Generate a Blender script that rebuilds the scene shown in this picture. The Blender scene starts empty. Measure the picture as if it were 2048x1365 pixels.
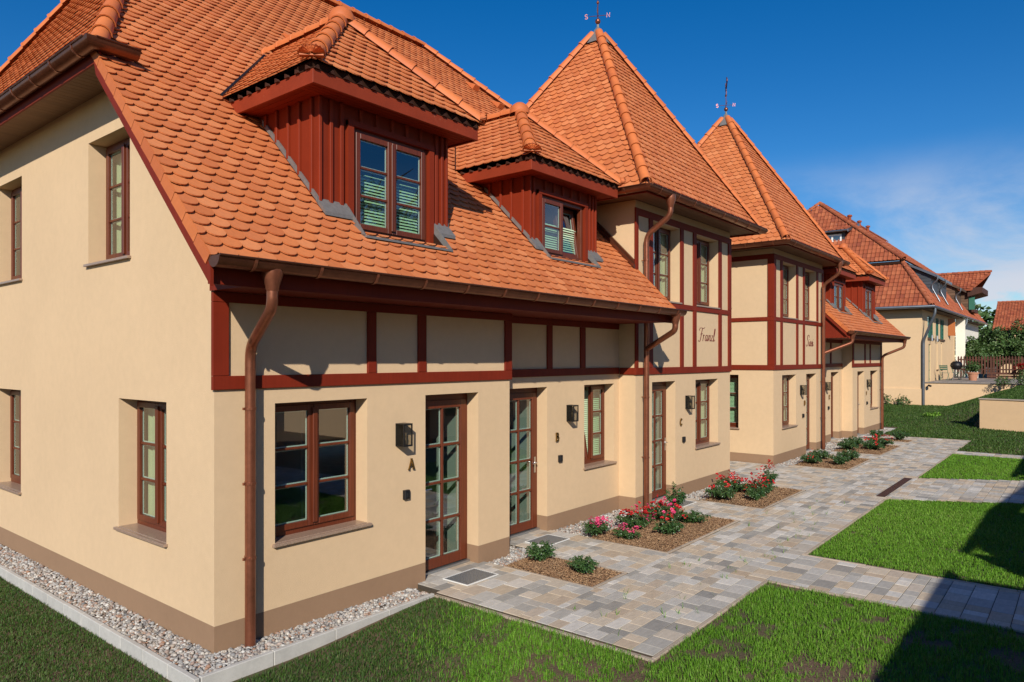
import bpy, bmesh, math, random
import numpy as np
from mathutils import Vector, Matrix

random.seed(11)
rng = np.random.default_rng(5)
S = bpy.context.scene
COL = S.collection
R = math.radians

# ------------------------------------------------------------------ camera
CAMP = (-3.390, -6.370, 2.75)
cam_d = bpy.data.cameras.new('camera')
cam_d.sensor_width = 36.0
cam_d.lens = 24.91
cam_d.shift_y = 0.01733
cam_d.clip_end = 4000
cam_d.clip_start = 0.05
cam = bpy.data.objects.new('camera', cam_d)
COL.objects.link(cam)
cam.location = CAMP
cam.rotation_euler = (R(90), 0, R(39.18 - 90))
S.camera = cam

# ------------------------------------------------------------------ sky, sun, exposure
SUN = Vector((1.27, 1.0, -0.905)).normalized()
wd = bpy.data.worlds.new('World')
S.world = wd
wd.use_nodes = True
nt = wd.node_tree
nt.nodes.clear()
def wn(t, **k):
    n = nt.nodes.new(t)
    for a, b in k.items():
        setattr(n, a, b)
    return n
out = wn('ShaderNodeOutputWorld')
bg = wn('ShaderNodeBackground')
bg.inputs['Strength'].default_value = 0.105
sky = wn('ShaderNodeTexSky')
sky.sky_type = 'NISHITA'
sky.sun_disc = False
sky.sun_elevation = math.asin(-SUN.z)
sky.sun_rotation = math.atan2(-SUN.x, -SUN.y)
sky.altitude = 300
sky.air_density = 1.0
sky.dust_density = 0.05
sky.ozone_density = 4.0
hs = wn('ShaderNodeHueSaturation')
hs.inputs['Saturation'].default_value = 1.36
hs.inputs['Hue'].default_value = 0.506
hs.inputs['Value'].default_value = 1.0
nt.links.new(sky.outputs[0], hs.inputs['Color'])
tc = wn('ShaderNodeTexCoord')
sep = wn('ShaderNodeSeparateXYZ')
nt.links.new(tc.outputs['Generated'], sep.inputs[0])
def wmath(op, a, b=None, c=None, clamp=False):
    n = wn('ShaderNodeMath', operation=op)
    n.use_clamp = clamp
    for i, q in enumerate((a, b, c)):
        if q is None:
            continue
        if isinstance(q, (int, float)):
            n.inputs[i].default_value = q
        else:
            nt.links.new(q, n.inputs[i])
    return n.outputs[0]
def wramp(x, lo, hi):
    n = wn('ShaderNodeMapRange')
    n.interpolation_type = 'SMOOTHSTEP'
    n.inputs[1].default_value = lo
    n.inputs[2].default_value = hi
    nt.links.new(x, n.inputs[0])
    return n.outputs[0]
# thin high cloud: project the direction on a flat layer and stretch the noise along one axis
zc = wmath('MAXIMUM', sep.outputs[2], 0.02)
px_ = wmath('DIVIDE', sep.outputs[0], zc)
py_ = wmath('DIVIDE', sep.outputs[1], zc)
cmb = wn('ShaderNodeCombineXYZ')
nt.links.new(px_, cmb.inputs[0]); nt.links.new(py_, cmb.inputs[1])
mp = wn('ShaderNodeMapping')
mp.inputs['Rotation'].default_value = (0, 0, R(-38))
mp.inputs['Scale'].default_value = (0.16, 0.42, 1)
mp.inputs['Location'].default_value = (0.4, 0.9, 0)
nt.links.new(cmb.outputs[0], mp.inputs[0])
cn = wn('ShaderNodeTexNoise')
cn.inputs['Scale'].default_value = 1.0
cn.inputs['Detail'].default_value = 7
cn.inputs['Roughness'].default_value = 0.62
cn.inputs['Distortion'].default_value = 0.5
nt.links.new(mp.outputs[0], cn.inputs[0])
wisp = wramp(cn.outputs[0], 0.37, 0.70)
band = wmath('MULTIPLY', wramp(sep.outputs[2], 0.04, 0.10), wmath('SUBTRACT', 1.0, wramp(sep.outputs[2], 0.15, 0.27)))
wisp = wmath('MULTIPLY', wmath('MULTIPLY', wisp, band), 0.85)
# low cumulus near the horizon
cn2 = wn('ShaderNodeTexNoise')
cn2.inputs['Scale'].default_value = 9.0
cn2.inputs['Detail'].default_value = 8
cn2.inputs['Roughness'].default_value = 0.6
mp2 = wn('ShaderNodeMapping')
mp2.inputs['Scale'].default_value = (1, 1, 2.2)
mp2.inputs['Location'].default_value = (0.12, 0.0, 0.28)
nt.links.new(tc.outputs['Generated'], mp2.inputs[0])
nt.links.new(mp2.outputs[0], cn2.inputs[0])
cum_band = wmath('MULTIPLY', wramp(sep.outputs[2], 0.050, 0.066), wmath('SUBTRACT', 1.0, wramp(sep.outputs[2], 0.088, 0.115)))
# one cumulus stands over the farmhouse, seen past its far end
dv = wn('ShaderNodeVectorMath', operation='DISTANCE')
dv.inputs[1].default_value = (0.9945, 0.068, 0.0797)
nt.links.new(tc.outputs['Generated'], dv.inputs[0])
near = wmath('SUBTRACT', 1.0, wramp(dv.outputs['Value'], 0.012, 0.060))
cum = wramp(wmath('ADD', cn2.outputs[0], wmath('MULTIPLY', near, 0.20)), 0.58, 0.68)
cum = wmath('MULTIPLY', cum, cum_band)
mx1 = wn('ShaderNodeMix', data_type='RGBA')
mx1.inputs[7].default_value = (5.6, 6.1, 7.2, 1)
nt.links.new(wisp, mx1.inputs[0]); nt.links.new(hs.outputs[0], mx1.inputs[6])
mx2 = wn('ShaderNodeMix', data_type='RGBA')
mx2.inputs[7].default_value = (6.6, 6.6, 7.3, 1)
nt.links.new(wmath('MULTIPLY', cum, 0.8), mx2.inputs[0]); nt.links.new(mx1.outputs[2], mx2.inputs[6])
nt.links.new(mx2.outputs[2], bg.inputs['Color'])
nt.links.new(bg.outputs[0], out.inputs[0])

sun_d = bpy.data.lights.new('sun', 'SUN')
sun_d.energy = 5.0
sun_d.angle = R(0.5)
sun_d.color = (1.0, 0.93, 0.82)
sun = bpy.data.objects.new('sun', sun_d)
COL.objects.link(sun)
sun.rotation_euler = SUN.to_track_quat('-Z', 'Y').to_euler()
sun.location = (-40, -30, 40)

S.view_settings.view_transform = 'Standard'
S.view_settings.look = 'None'
S.view_settings.gamma = 1
S.view_settings.use_curve_mapping = False
S.view_settings.exposure = 0.0
S.cycles.max_bounces = 8
S.cycles.diffuse_bounces = 2
S.cycles.transparent_max_bounces = 16
S.cycles.caustics_reflective = False
S.cycles.caustics_refractive = False

# ------------------------------------------------------------------ materials
MATS = {}
def mat(name, col, rough=0.7, metal=0.0, var=0.0, spec=0.4, hue=None, noise=None, bump=None, grain=None, wear=None, tint_cols=None):
    """procedural material.  tint_cols: colours picked by the per-piece 'tint' value;
    noise=(scale, amount): soft colour mottling; bump=(scale, strength, distance); grain=(axis scales, amount)"""
    m = bpy.data.materials.new(name)
    m.use_nodes = True
    t = m.node_tree
    b = t.nodes['Principled BSDF']
    N = lambda ty: t.nodes.new(ty)
    L = t.links.new
    b.inputs['Roughness'].default_value = rough
    b.inputs['Metallic'].default_value = metal
    b.inputs['Specular IOR Level'].default_value = spec
    geo = N('ShaderNodeTexCoord')
    cur = None
    if tint_cols or var:
        at = N('ShaderNodeAttribute'); at.attribute_name = 'tint'
        oi = N('ShaderNodeObjectInfo')
        sx = N('ShaderNodeSeparateColor'); L(oi.outputs['Color'], sx.inputs[0])
        ad = N('ShaderNodeMath'); ad.operation = 'ADD'
        L(at.outputs['Fac'], ad.inputs[0]); L(sx.outputs[0], ad.inputs[1])
        fr = N('ShaderNodeMath'); fr.operation = 'FRACT'; L(ad.outputs[0], fr.inputs[0])
        tint = fr.outputs[0]
    if tint_cols:
        cr = N('ShaderNodeValToRGB')
        cr.color_ramp.interpolation = 'LINEAR'
        els = cr.color_ramp.elements
        while len(els) < len(tint_cols):
            els.new(0.5)
        for i, c in enumerate(tint_cols):
            els[i].position = i / (len(tint_cols) - 1)
            els[i].color = (*c, 1)
        L(tint, cr.inputs[0])
        cur = cr.outputs[0]
    else:
        rgb = N('ShaderNodeRGB'); rgb.outputs[0].default_value = (*col, 1)
        cur = rgb.outputs[0]
    def scale_val(c, fac_socket, lo, hi):
        mr = N('ShaderNodeMapRange'); mr.inputs[3].default_value = lo; mr.inputs[4].default_value = hi
        L(fac_socket, mr.inputs[0])
        h = N('ShaderNodeHueSaturation'); L(c, h.inputs['Color']); L(mr.outputs[0], h.inputs['Value'])
        return h.outputs[0]
    if var:
        cur = scale_val(cur, tint, 1 - var, 1 + var)
    if noise:
        for sc, am in (noise if isinstance(noise, list) else [noise]):
            n = N('ShaderNodeTexNoise'); n.inputs['Scale'].default_value = sc; n.inputs['Detail'].default_value = 5
            n.inputs['Roughness'].default_value = 0.65
            L(geo.outputs['Object'], n.inputs['Vector'])
            mr0 = N('ShaderNodeMapRange'); mr0.inputs[1].default_value = 0.3; mr0.inputs[2].default_value = 0.7
            L(n.outputs[0], mr0.inputs[0])
            cur = scale_val(cur, mr0.outputs[0], 1 - am, 1 + am)
    if grain:
        scs, am = grain
        mpn = N('ShaderNodeMapping'); mpn.inputs['Scale'].default_value = scs
        L(geo.outputs['Object'], mpn.inputs[0])
        n = N('ShaderNodeTexNoise'); n.inputs['Scale'].default_value = 1; n.inputs['Detail'].default_value = 4
        L(mpn.outputs[0], n.inputs['Vector'])
        mr0 = N('ShaderNodeMapRange'); mr0.inputs[1].default_value = 0.3; mr0.inputs[2].default_value = 0.7
        L(n.outputs[0], mr0.inputs[0])
        cur = scale_val(cur, mr0.outputs[0], 1 - am, 1 + am)
    if wear:
        sc, thr, wc, wa = wear
        n = N('ShaderNodeTexNoise'); n.inputs['Scale'].default_value = sc; n.inputs['Detail'].default_value = 6
        n.inputs['Roughness'].default_value = 0.7
        L(geo.outputs['Object'], n.inputs['Vector'])
        mr0 = N('ShaderNodeMapRange'); mr0.inputs[1].default_value = thr; mr0.inputs[2].default_value = thr + 0.12
        mr0.inputs[4].default_value = wa
        L(n.outputs[0], mr0.inputs[0])
        mx = N('ShaderNodeMix'); mx.data_type = 'RGBA'; mx.inputs[7].default_value = (*wc, 1)
        L(mr0.outputs[0], mx.inputs[0]); L(cur, mx.inputs[6])
        cur = mx.outputs[2]
    L(cur, b.inputs['Base Color'])
    if bump:
        sc, st, di = bump
        n = N('ShaderNodeTexNoise'); n.inputs['Scale'].default_value = sc; n.inputs['Detail'].default_value = 4
        L(geo.outputs['Object'], n.inputs['Vector'])
        bp = N('ShaderNodeBump'); bp.inputs['Strength'].default_value = st; bp.inputs['Distance'].default_value = di
        L(n.outputs[0], bp.inputs['Height'])
        L(bp.outputs[0], b.inputs['Normal'])
    MATS[name] = m
    return m

mat('stucco', (0.665, 0.480, 0.295), 0.92, spec=0.15, noise=[(0.7, 0.035), (9, 0.03)], bump=(140, 0.5, 0.006))
mat('stucco_far', (0.71, 0.50, 0.295), 0.92, spec=0.15, noise=[(0.4, 0.05), (6, 0.03)], bump=(60, 0.3, 0.008))
mat('stucco_white', (0.78, 0.75, 0.66), 0.9, spec=0.15, noise=[(0.6, 0.05)], bump=(60, 0.3, 0.008))
mat('plinth', (0.30, 0.188, 0.115), 0.9, spec=0.15, noise=[(1.2, 0.05), (14, 0.03)], bump=(140, 0.4, 0.004))
mat('red_beam', (0.185, 0.020, 0.007), 0.6, spec=0.2, noise=[(2.0, 0.10)], grain=((30, 30, 1.2), 0.08), wear=(70, 0.71, (0.6, 0.36, 0.2), 0.7))
mat('red_board', (0.225, 0.027, 0.008), 0.6, spec=0.2, var=0.10, noise=[(1.5, 0.10)], wear=(55, 0.72, (0.6, 0.35, 0.2), 0.7))
mat('fascia_red', (0.25, 0.036, 0.013), 0.6, spec=0.2, noise=[(2.2, 0.14)], wear=(12, 0.62, (0.45, 0.2, 0.12), 0.35))
mat('tile', (0.62, 0.19, 0.06), 0.72, spec=0.3, tint_cols=[(0.50, 0.145, 0.048), (0.62, 0.195, 0.064), (0.55, 0.165, 0.054), (0.66, 0.232, 0.088), (0.52, 0.148, 0.050), (0.60, 0.20, 0.075)], noise=[(1.3, 0.06), (26, 0.06)], wear=(3.2, 0.66, (0.68, 0.34, 0.22), 0.5), bump=(120, 0.15, 0.003))
mat('ridge', (0.55, 0.155, 0.05), 0.6, spec=0.4, tint_cols=[(0.52, 0.135, 0.038), (0.62, 0.178, 0.050), (0.56, 0.150, 0.042)], noise=[(5, 0.10)], wear=(18, 0.72, (0.6, 0.4, 0.28), 0.35))
mat('tile_old', (0.3, 0.075, 0.035), 0.8, spec=0.25, tint_cols=[(0.30, 0.075, 0.033), (0.37, 0.105, 0.045), (0.25, 0.062, 0.032), (0.41, 0.125, 0.055), (0.33, 0.085, 0.038)], noise=[(0.7, 0.12), (8, 0.12)], wear=(4, 0.60, (0.30, 0.22, 0.17), 0.5))
mat('roof_deck', (0.04, 0.018, 0.012), 1.0, spec=0.0)
mat('copper', (0.18, 0.066, 0.036), 0.36, metal=0.75, noise=[(3, 0.22), (22, 0.12)], bump=(18, 0.08, 0.004))
mat('copper_pipe', (0.30, 0.108, 0.06), 0.34, metal=0.7, noise=[(2.5, 0.18), (24, 0.14)], bump=(20, 0.08, 0.004))
mat('room', (0.26, 0.25, 0.23), 0.9)
mat('soffit_shaded', (0.15, 0.080, 0.042), 0.75, var=0.08, grain=((2, 30, 30), 0.12))  # soffit wood again, darkened to paint in the shade under the tower eave
mat('zinc', (0.22, 0.24, 0.265), 0.38, metal=0.8, noise=[(3, 0.15)])
mat('lead', (0.22, 0.21, 0.20), 0.6, metal=0.4, noise=[(20, 0.15)])
mat('soffit', (0.26, 0.15, 0.08), 0.75, var=0.08, grain=((2, 30, 30), 0.12))
mat('frame_wood', (0.125, 0.026, 0.009), 0.42, spec=0.5, noise=[(3, 0.06)], grain=((55, 55, 2.2), 0.22))
mat('granite', (0.32, 0.22, 0.16), 0.3, spec=0.5, noise=[(160, 0.55), (45, 0.2)])
mat('dark_metal', (0.03, 0.03, 0.032), 0.45, metal=0.6)
mat('steel', (0.55, 0.55, 0.55), 0.3, metal=0.95)
mat('galv', (0.42, 0.44, 0.46), 0.42, metal=0.85)
mat('brass', (0.38, 0.23, 0.07), 0.3, metal=0.95)
mat('white_metal', (0.72, 0.72, 0.70), 0.35)
mat('black', (0.006, 0.006, 0.008), 0.5)
mat('blind', (0.60, 0.74, 0.50), 0.6)
mat('curtain', (0.68, 0.60, 0.40), 0.85, noise=[(4, 0.06)])
mat('white_frame', (0.80, 0.80, 0.78), 0.4)
mat('green_paint', (0.035, 0.15, 0.10), 0.5, noise=[(3, 0.1)])
mat('slate', (0.055, 0.062, 0.075), 0.5, var=0.2)
mat('brown_wood', (0.09, 0.033, 0.020), 0.75, var=0.2, grain=((25, 25, 2), 0.2))
mat('barn_wood', (0.13, 0.075, 0.045), 0.8, var=0.25)
mat('deck_wood', (0.27, 0.23, 0.20), 0.8, var=0.15)
mat('kerb', (0.47, 0.455, 0.42), 0.85, var=0.05, noise=[(5, 0.10), (60, 0.06)], bump=(90, 0.2, 0.003), wear=(7, 0.64, (0.22, 0.2, 0.15), 0.4))
mat('paving', (0.42, 0.38, 0.32), 0.82, spec=0.25, tint_cols=[(0.52, 0.485, 0.42), (0.29, 0.275, 0.25), (0.55, 0.44, 0.315), (0.63, 0.59, 0.53), (0.40, 0.375, 0.335), (0.58, 0.485, 0.37), (0.47, 0.365, 0.26), (0.57, 0.54, 0.49), (0.34, 0.315, 0.275)], noise=[(6, 0.12), (70, 0.06)], grain=((3, 26, 4), 0.12), bump=(110, 0.25, 0.003), wear=(3.0, 0.64, (0.30, 0.22, 0.15), 0.35))
mat('paving_edge', (0.42, 0.34, 0.26), 0.85, var=0.1, noise=[(6, 0.12), (60, 0.08)], wear=(5, 0.58, (0.2, 0.15, 0.1), 0.5))
mat('sand_bed', (0.06, 0.048, 0.036), 0.95, noise=[(20, 0.2)])
mat('soil', (0.115, 0.070, 0.045), 0.95, noise=[(3, 0.2), (30, 0.25)], bump=(40, 0.6, 0.02))
mat('lawn_soil', (0.135, 0.085, 0.052), 0.95, noise=[(3, 0.25), (40, 0.35)], bump=(50, 0.6, 0.02), wear=(0.35, 0.50, (0.05, 0.075, 0.022), 0.6))
mat('meadow', (0.06, 0.10, 0.03), 0.95, noise=[(0.05, 0.3), (2, 0.2)])
mat('gravel', (0.4, 0.36, 0.32), 0.75, tint_cols=[(0.44, 0.42, 0.39), (0.26, 0.245, 0.23), (0.52, 0.48, 0.42), (0.33, 0.27, 0.215), (0.15, 0.15, 0.155), (0.62, 0.60, 0.55), (0.30, 0.28, 0.265), (0.32, 0.17, 0.10), (0.48, 0.46, 0.43), (0.20, 0.195, 0.19)], noise=[(60, 0.15)])
mat('mulch', (0.3, 0.17, 0.09), 0.85, tint_cols=[(0.30, 0.165, 0.085), (0.40, 0.24, 0.125), (0.20, 0.105, 0.055), (0.47, 0.31, 0.17), (0.27, 0.15, 0.075), (0.15, 0.08, 0.045)])
mat('grass', (0.06, 0.12, 0.02), 0.6, spec=0.25, tint_cols=[(0.055, 0.150, 0.008), (0.115, 0.270, 0.016), (0.085, 0.220, 0.010), (0.19, 0.34, 0.040), (0.070, 0.185, 0.010), (0.26, 0.34, 0.09)])
mat('grass_dark', (0.04, 0.08, 0.02), 0.6, spec=0.3, tint_cols=[(0.022, 0.060, 0.007), (0.048, 0.105, 0.012), (0.030, 0.078, 0.009), (0.085, 0.135, 0.026), (0.028, 0.072, 0.008), (0.16, 0.18, 0.07)])
mat('rose_leaf', (0.03, 0.075, 0.018), 0.35, spec=0.5, tint_cols=[(0.022, 0.062, 0.016), (0.040, 0.095, 0.022), (0.028, 0.075, 0.018), (0.065, 0.125, 0.03), (0.026, 0.068, 0.018)])
mat('leaf', (0.05, 0.1, 0.02), 0.5, spec=0.4, tint_cols=[(0.030, 0.072, 0.016), (0.060, 0.120, 0.028), (0.042, 0.090, 0.020), (0.095, 0.150, 0.040), (0.036, 0.08, 0.018)])
mat('stem', (0.07, 0.085, 0.03), 0.7)
mat('bark', (0.11, 0.075, 0.05), 0.9, noise=[(8, 0.3)])
mat('petal_red', (0.55, 0.018, 0.022), 0.5, tint_cols=[(0.60, 0.016, 0.02), (0.42, 0.008, 0.012), (0.68, 0.035, 0.04), (0.5, 0.012, 0.016)])
mat('petal_pink', (0.65, 0.05, 0.16), 0.5, tint_cols=[(0.68, 0.045, 0.17), (0.52, 0.02, 0.10), (0.78, 0.16, 0.30), (0.60, 0.035, 0.13)])
mat('petal_yellow', (0.7, 0.45, 0.05), 0.5)
mat('terracotta', (0.48, 0.22, 0.13), 0.8, noise=[(6, 0.1)])
mat('rust', (0.085, 0.04, 0.03), 0.7, metal=0.3, noise=[(12, 0.2)])
mat('turquoise', (0.02, 0.45, 0.45), 0.5)
mat('orange_wood', (0.42, 0.13, 0.035), 0.6, noise=[(3, 0.1)])
mat('sign_red', (0.16, 0.02, 0.015), 0.5)
mat('vane', (0.10, 0.035, 0.035), 0.45, metal=0.6)

def glass_mat(name, tr, refl, tintc):
    m = bpy.data.materials.new(name); m.use_nodes = True
    t = m.node_tree; t.nodes.clear()
    o = t.nodes.new('ShaderNodeOutputMaterial')
    mx = t.nodes.new('ShaderNodeMixShader')
    tp = t.nodes.new('ShaderNodeBsdfTransparent'); tp.inputs[0].default_value = (*tintc, 1)
    gl = t.nodes.new('ShaderNodeBsdfGlossy'); gl.inputs['Roughness'].default_value = 0.0
    gl.inputs['Color'].default_value = (0.95, 0.97, 1, 1)
    fr = t.nodes.new('ShaderNodeFresnel'); fr.inputs[0].default_value = refl
    ge = t.nodes.new('ShaderNodeNewGeometry')
    fb = t.nodes.new('ShaderNodeMath'); fb.operation = 'SUBTRACT'; fb.inputs[0].default_value = 1; t.links.new(ge.outputs['Backfacing'], fb.inputs[1])
    mu_ = t.nodes.new('ShaderNodeMath'); mu_.operation = 'MULTIPLY'; t.links.new(fr.outputs[0], mu_.inputs[0]); t.links.new(fb.outputs[0], mu_.inputs[1])
    t.links.new(mu_.outputs[0], mx.inputs[0]); t.links.new(tp.outputs[0], mx.inputs[1]); t.links.new(gl.outputs[0], mx.inputs[2])
    t.links.new(mx.outputs[0], o.inputs[0])
    MATS[name] = m
glass_mat('glass', 0.8, 2.5, (0.84, 0.93, 0.89))
glass_mat('lamp_glass', 0.9, 1.3, (0.80, 0.80, 0.78))

# ------------------------------------------------------------------ helpers
CTX = {'mir': False}
MIRX = 27.5
WORLD = {}

def tag(o, label=None, cat=None, group=None, kind=None):
    if label: o['label'] = label
    if cat: o['category'] = cat
    if group: o['group'] = group
    if kind: o['kind'] = kind
    return o

def thing(name, loc, label, cat, group=None):
    o = bpy.data.objects.new(name, None)
    COL.objects.link(o)
    o.empty_display_size = 0.3
    if CTX['mir']:
        loc = (MIRX - loc[0], loc[1], loc[2])
    o.location = loc
    WORLD[o.name] = Vector(loc)
    return tag(o, label, cat, group)

def attach(o, parent):
    if parent is not None:
        o.parent = parent
        o.location = o.location - WORLD.get(parent.name, Vector((0, 0, 0)))
    return o

def world_of(parent):
    return WORLD.get(parent.name, Vector((0, 0, 0))) if parent else Vector((0, 0, 0))

class MB:
    def __init__(self):
        self.v = []; self.f = []; self.t = []
    def face(self, pts, t=0.0):
        n = len(self.v)
        self.v.extend([tuple(p) for p in pts])
        self.f.append(tuple(range(n, n + len(pts)))); self.t.append(t)
    def hexa(self, p, t=0.0):
        """p: 8 points, bottom ring 0-3 and top ring 4-7"""
        n = len(self.v)
        self.v.extend([tuple(q) for q in p])
        for q in ((0, 3, 2, 1), (4, 5, 6, 7), (0, 1, 5, 4), (1, 2, 6, 5), (2, 3, 7, 6), (3, 0, 4, 7)):
            self.f.append(tuple(n + i for i in q)); self.t.append(t)
    def box(self, x0, x1, y0, y1, z0, z1, t=0.0):
        self.hexa([(x0, y0, z0), (x1, y0, z0), (x1, y1, z0), (x0, y1, z0), (x0, y0, z1), (x1, y0, z1), (x1, y1, z1), (x0, y1, z1)], t)
    def mbox(self, m, u0, u1, d0, d1, z0, z1, t=0.0):
        """box in wall space, m(u, d, z) -> world"""
        self.hexa([m(u0, d0, z0), m(u1, d0, z0), m(u1, d1, z0), m(u0, d1, z0), m(u0, d0, z1), m(u1, d0, z1), m(u1, d1, z1), m(u0, d1, z1)], t)
    def bevel_box(self, m, u0, u1, d0, d1, z0, z1, b, t=0.0):
        """box whose outer face (d0) has a bevelled rim"""
        n = len(self.v)
        for (a, c, e) in ((u0, d1, z0), (u1, d1, z0), (u1, d1, z1), (u0, d1, z1), (u0, d0 + b, z0), (u1, d0 + b, z0), (u1, d0 + b, z1), (u0, d0 + b, z1),
                          (u0 + b, d0, z0 + b), (u1 - b, d0, z0 + b), (u1 - b, d0, z1 - b), (u0 + b, d0, z1 - b)):
            self.v.append(tuple(m(a, c, e)))
        for q in ((0, 1, 5, 4), (1, 2, 6, 5), (2, 3, 7, 6), (3, 0, 4, 7), (4, 5, 9, 8), (5, 6, 10, 9), (6, 7, 11, 10), (7, 4, 8, 11), (8, 9, 10, 11)):
            self.f.append(tuple(n + i for i in q)); self.t.append(t)
    def tube(self, path, r, n=10, t=0.0, cap=True, arc=None):
        """round tube along path; r number or list"""
        P = [Vector(p) for p in path]
        k = len(P)
        rs = r if isinstance(r, (list, tuple)) else [r] * k
        rings = []
        prev = None
        for i in range(k):
            d = (P[min(i + 1, k - 1)] - P[max(i - 1, 0)]).normalized()
            if prev is None:
                ref = Vector((0, 0, 1)) if abs(d.z) < 0.9 else Vector((1, 0, 0))
                a = d.cross(ref).normalized()
            else:
                a = (prev - d * prev.dot(d)).normalized()
            prev = a
            b = d.cross(a)
            base = len(self.v)
            for j in range(n):
                an = 2 * math.pi * j / n
                self.v.append(tuple(P[i] + (a * math.cos(an) + b * math.sin(an)) * rs[i]))
            rings.append(base)
        for i in range(k - 1):
            for j in range(n):
                j2 = (j + 1) % n
                self.f.append((rings[i] + j, rings[i] + j2, rings[i + 1] + j2, rings[i + 1] + j)); self.t.append(t)
        if cap:
            self.f.append(tuple(rings[0] + j for j in range(n))[::-1]); self.t.append(t)
            self.f.append(tuple(rings[-1] + j for j in range(n))); self.t.append(t)
    def lathe(self, prof, c, n=16, t=0.0):
        """prof: (r, z) list, about the vertical axis through c"""
        rings = []
        for r_, z_ in prof:
            b = len(self.v)
            for j in range(n):
                a = 2 * math.pi * j / n
                self.v.append((c[0] + r_ * math.cos(a), c[1] + r_ * math.sin(a), c[2] + z_))
            rings.append(b)
        for i in range(len(rings) - 1):
            for j in range(n):
                j2 = (j + 1) % n
                self.f.append((rings[i] + j, rings[i] + j2, rings[i + 1] + j2, rings[i + 1] + j)); self.t.append(t)
    def prism(self, poly, m, d0, d1, t=0.0):
        """polygon (u, z) extruded between depths d0 and d1 with m(u, d, z)"""
        n = len(poly)
        b = len(self.v)
        for d in (d0, d1):
            for (u, z) in poly:
                self.v.append(tuple(m(u, d, z)))
        self.f.append(tuple(b + i for i in range(n))); self.t.append(t)
        self.f.append(tuple(b + n + i for i in range(n))[::-1]); self.t.append(t)
        for i in range(n):
            j = (i + 1) % n
            self.f.append((b + i, b + n + i, b + n + j, b + j)); self.t.append(t)
    def build(self, name, m, parent=None, smooth=False, local=False, recalc=None, bevel=0):
        me = bpy.data.meshes.new(name)
        off = world_of(parent) if not local else Vector((0, 0, 0))
        V = self.v
        F = self.f
        if CTX['mir'] and not local:
            V = [(MIRX - p[0], p[1], p[2]) for p in V]
            F = [f[::-1] for f in F]
        if parent is not None and not local:
            V = [(p[0] - off.x, p[1] - off.y, p[2] - off.z) for p in V]
        me.from_pydata(V, [], F)
        a = me.attributes.new('tint', 'FLOAT', 'FACE')
        a.data.foreach_set('value', self.t)
        if (recalc is None and len(F) < 3000) or recalc:
            bm = bmesh.new(); bm.from_mesh(me)
            bmesh.ops.remove_doubles(bm, verts=bm.verts, dist=1e-5) if smooth else None
            bmesh.ops.recalc_face_normals(bm, faces=bm.faces)
            bm.to_mesh(me); bm.free()
        if smooth:
            me.shade_smooth()
            try:
                me.set_sharp_from_angle(angle=R(50))
            except Exception:
                pass
        me.materials.append(MATS[m] if isinstance(m, str) else m)
        o = bpy.data.objects.new(name, me)
        o.color = (0, 0, 0, 1)
        COL.objects.link(o)
        if parent is not None:
            o.parent = parent
        WORLD[o.name] = Vector(off)
        if bevel:
            md = o.modifiers.new('bevel', 'BEVEL'); md.width = bevel; md.segments = 1; md.limit_method = 'ANGLE'
        return o

def place(name, me, mtx, parent, tint=None):
    """an object that shares a mesh, put at a world matrix (mirrored with the house)"""
    if CTX['mir']:
        mir = Matrix(((-1, 0, 0, MIRX), (0, 1, 0, 0), (0, 0, 1, 0), (0, 0, 0, 1)))
        mtx = mir @ mtx @ Matrix.Diagonal((-1, 1, 1, 1))
    o = bpy.data.objects.new(name, me)
    COL.objects.link(o)
    o.parent = parent
    w = world_of(parent)
    o.matrix_local = Matrix.Translation(-w) @ mtx
    o.color = ((random.random() if tint is None else tint), 0, 0, 1)
    return o

def children_of(o):
    return [c for c in bpy.data.objects if c.parent == o]

def copy_tree(o, parent=None, kids=None):
    c = o.copy(); COL.objects.link(c)
    if parent is not None:
        c.parent = parent
    for ch in (kids if kids is not None else list(o.children)):
        copy_tree(ch, c)
    return c

# --- 2-D clipping
def clip_half(poly, px, py, nx, ny):
    """keep the side where (p - P).n >= 0"""
    out_ = []
    n = len(poly)
    for i in range(n):
        a = poly[i]; b = poly[(i + 1) % n]
        da = (a[0] - px) * nx + (a[1] - py) * ny
        db = (b[0] - px) * nx + (b[1] - py) * ny
        if da >= 0:
            out_.append(a)
        if (da >= 0) != (db >= 0):
            t_ = da / (da - db)
            out_.append((a[0] + (b[0] - a[0]) * t_, a[1] + (b[1] - a[1]) * t_))
    return out_
def edges_of(conv):
    """half planes of a convex polygon (any winding)"""
    ar = sum(conv[i][0] * conv[(i + 1) % len(conv)][1] - conv[(i + 1) % len(conv)][0] * conv[i][1] for i in range(len(conv)))
    sgn = 1 if ar > 0 else -1
    res = []
    for i in range(len(conv)):
        a = conv[i]; b = conv[(i + 1) % len(conv)]
        res.append((a[0], a[1], -(b[1] - a[1]) * sgn, (b[0] - a[0]) * sgn))
    return res
def clip_conv(poly, hp):
    for h in hp:
        if len(poly) < 3:
            return []
        poly = clip_half(poly, *h)
    return poly
def area(p):
    return 0.5 * abs(sum(p[i][0] * p[(i + 1) % len(p)][1] - p[(i + 1) % len(p)][0] * p[i][1] for i in range(len(p))))
def subtract(polys, hp):
    res = []
    for p in polys:
        rest = p
        inside = clip_conv(p, hp)
        if len(inside) < 3 or area(inside) < 1e-6:
            res.append(p); continue
        for (x, y, nx, ny) in hp:
            o_ = clip_half(rest, x, y, -nx, -ny)
            if len(o_) >= 3 and area(o_) > 2e-5:
                res.append(o_)
            rest = clip_half(rest, x, y, nx, ny)
            if len(rest) < 3:
                break
    return res

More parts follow.
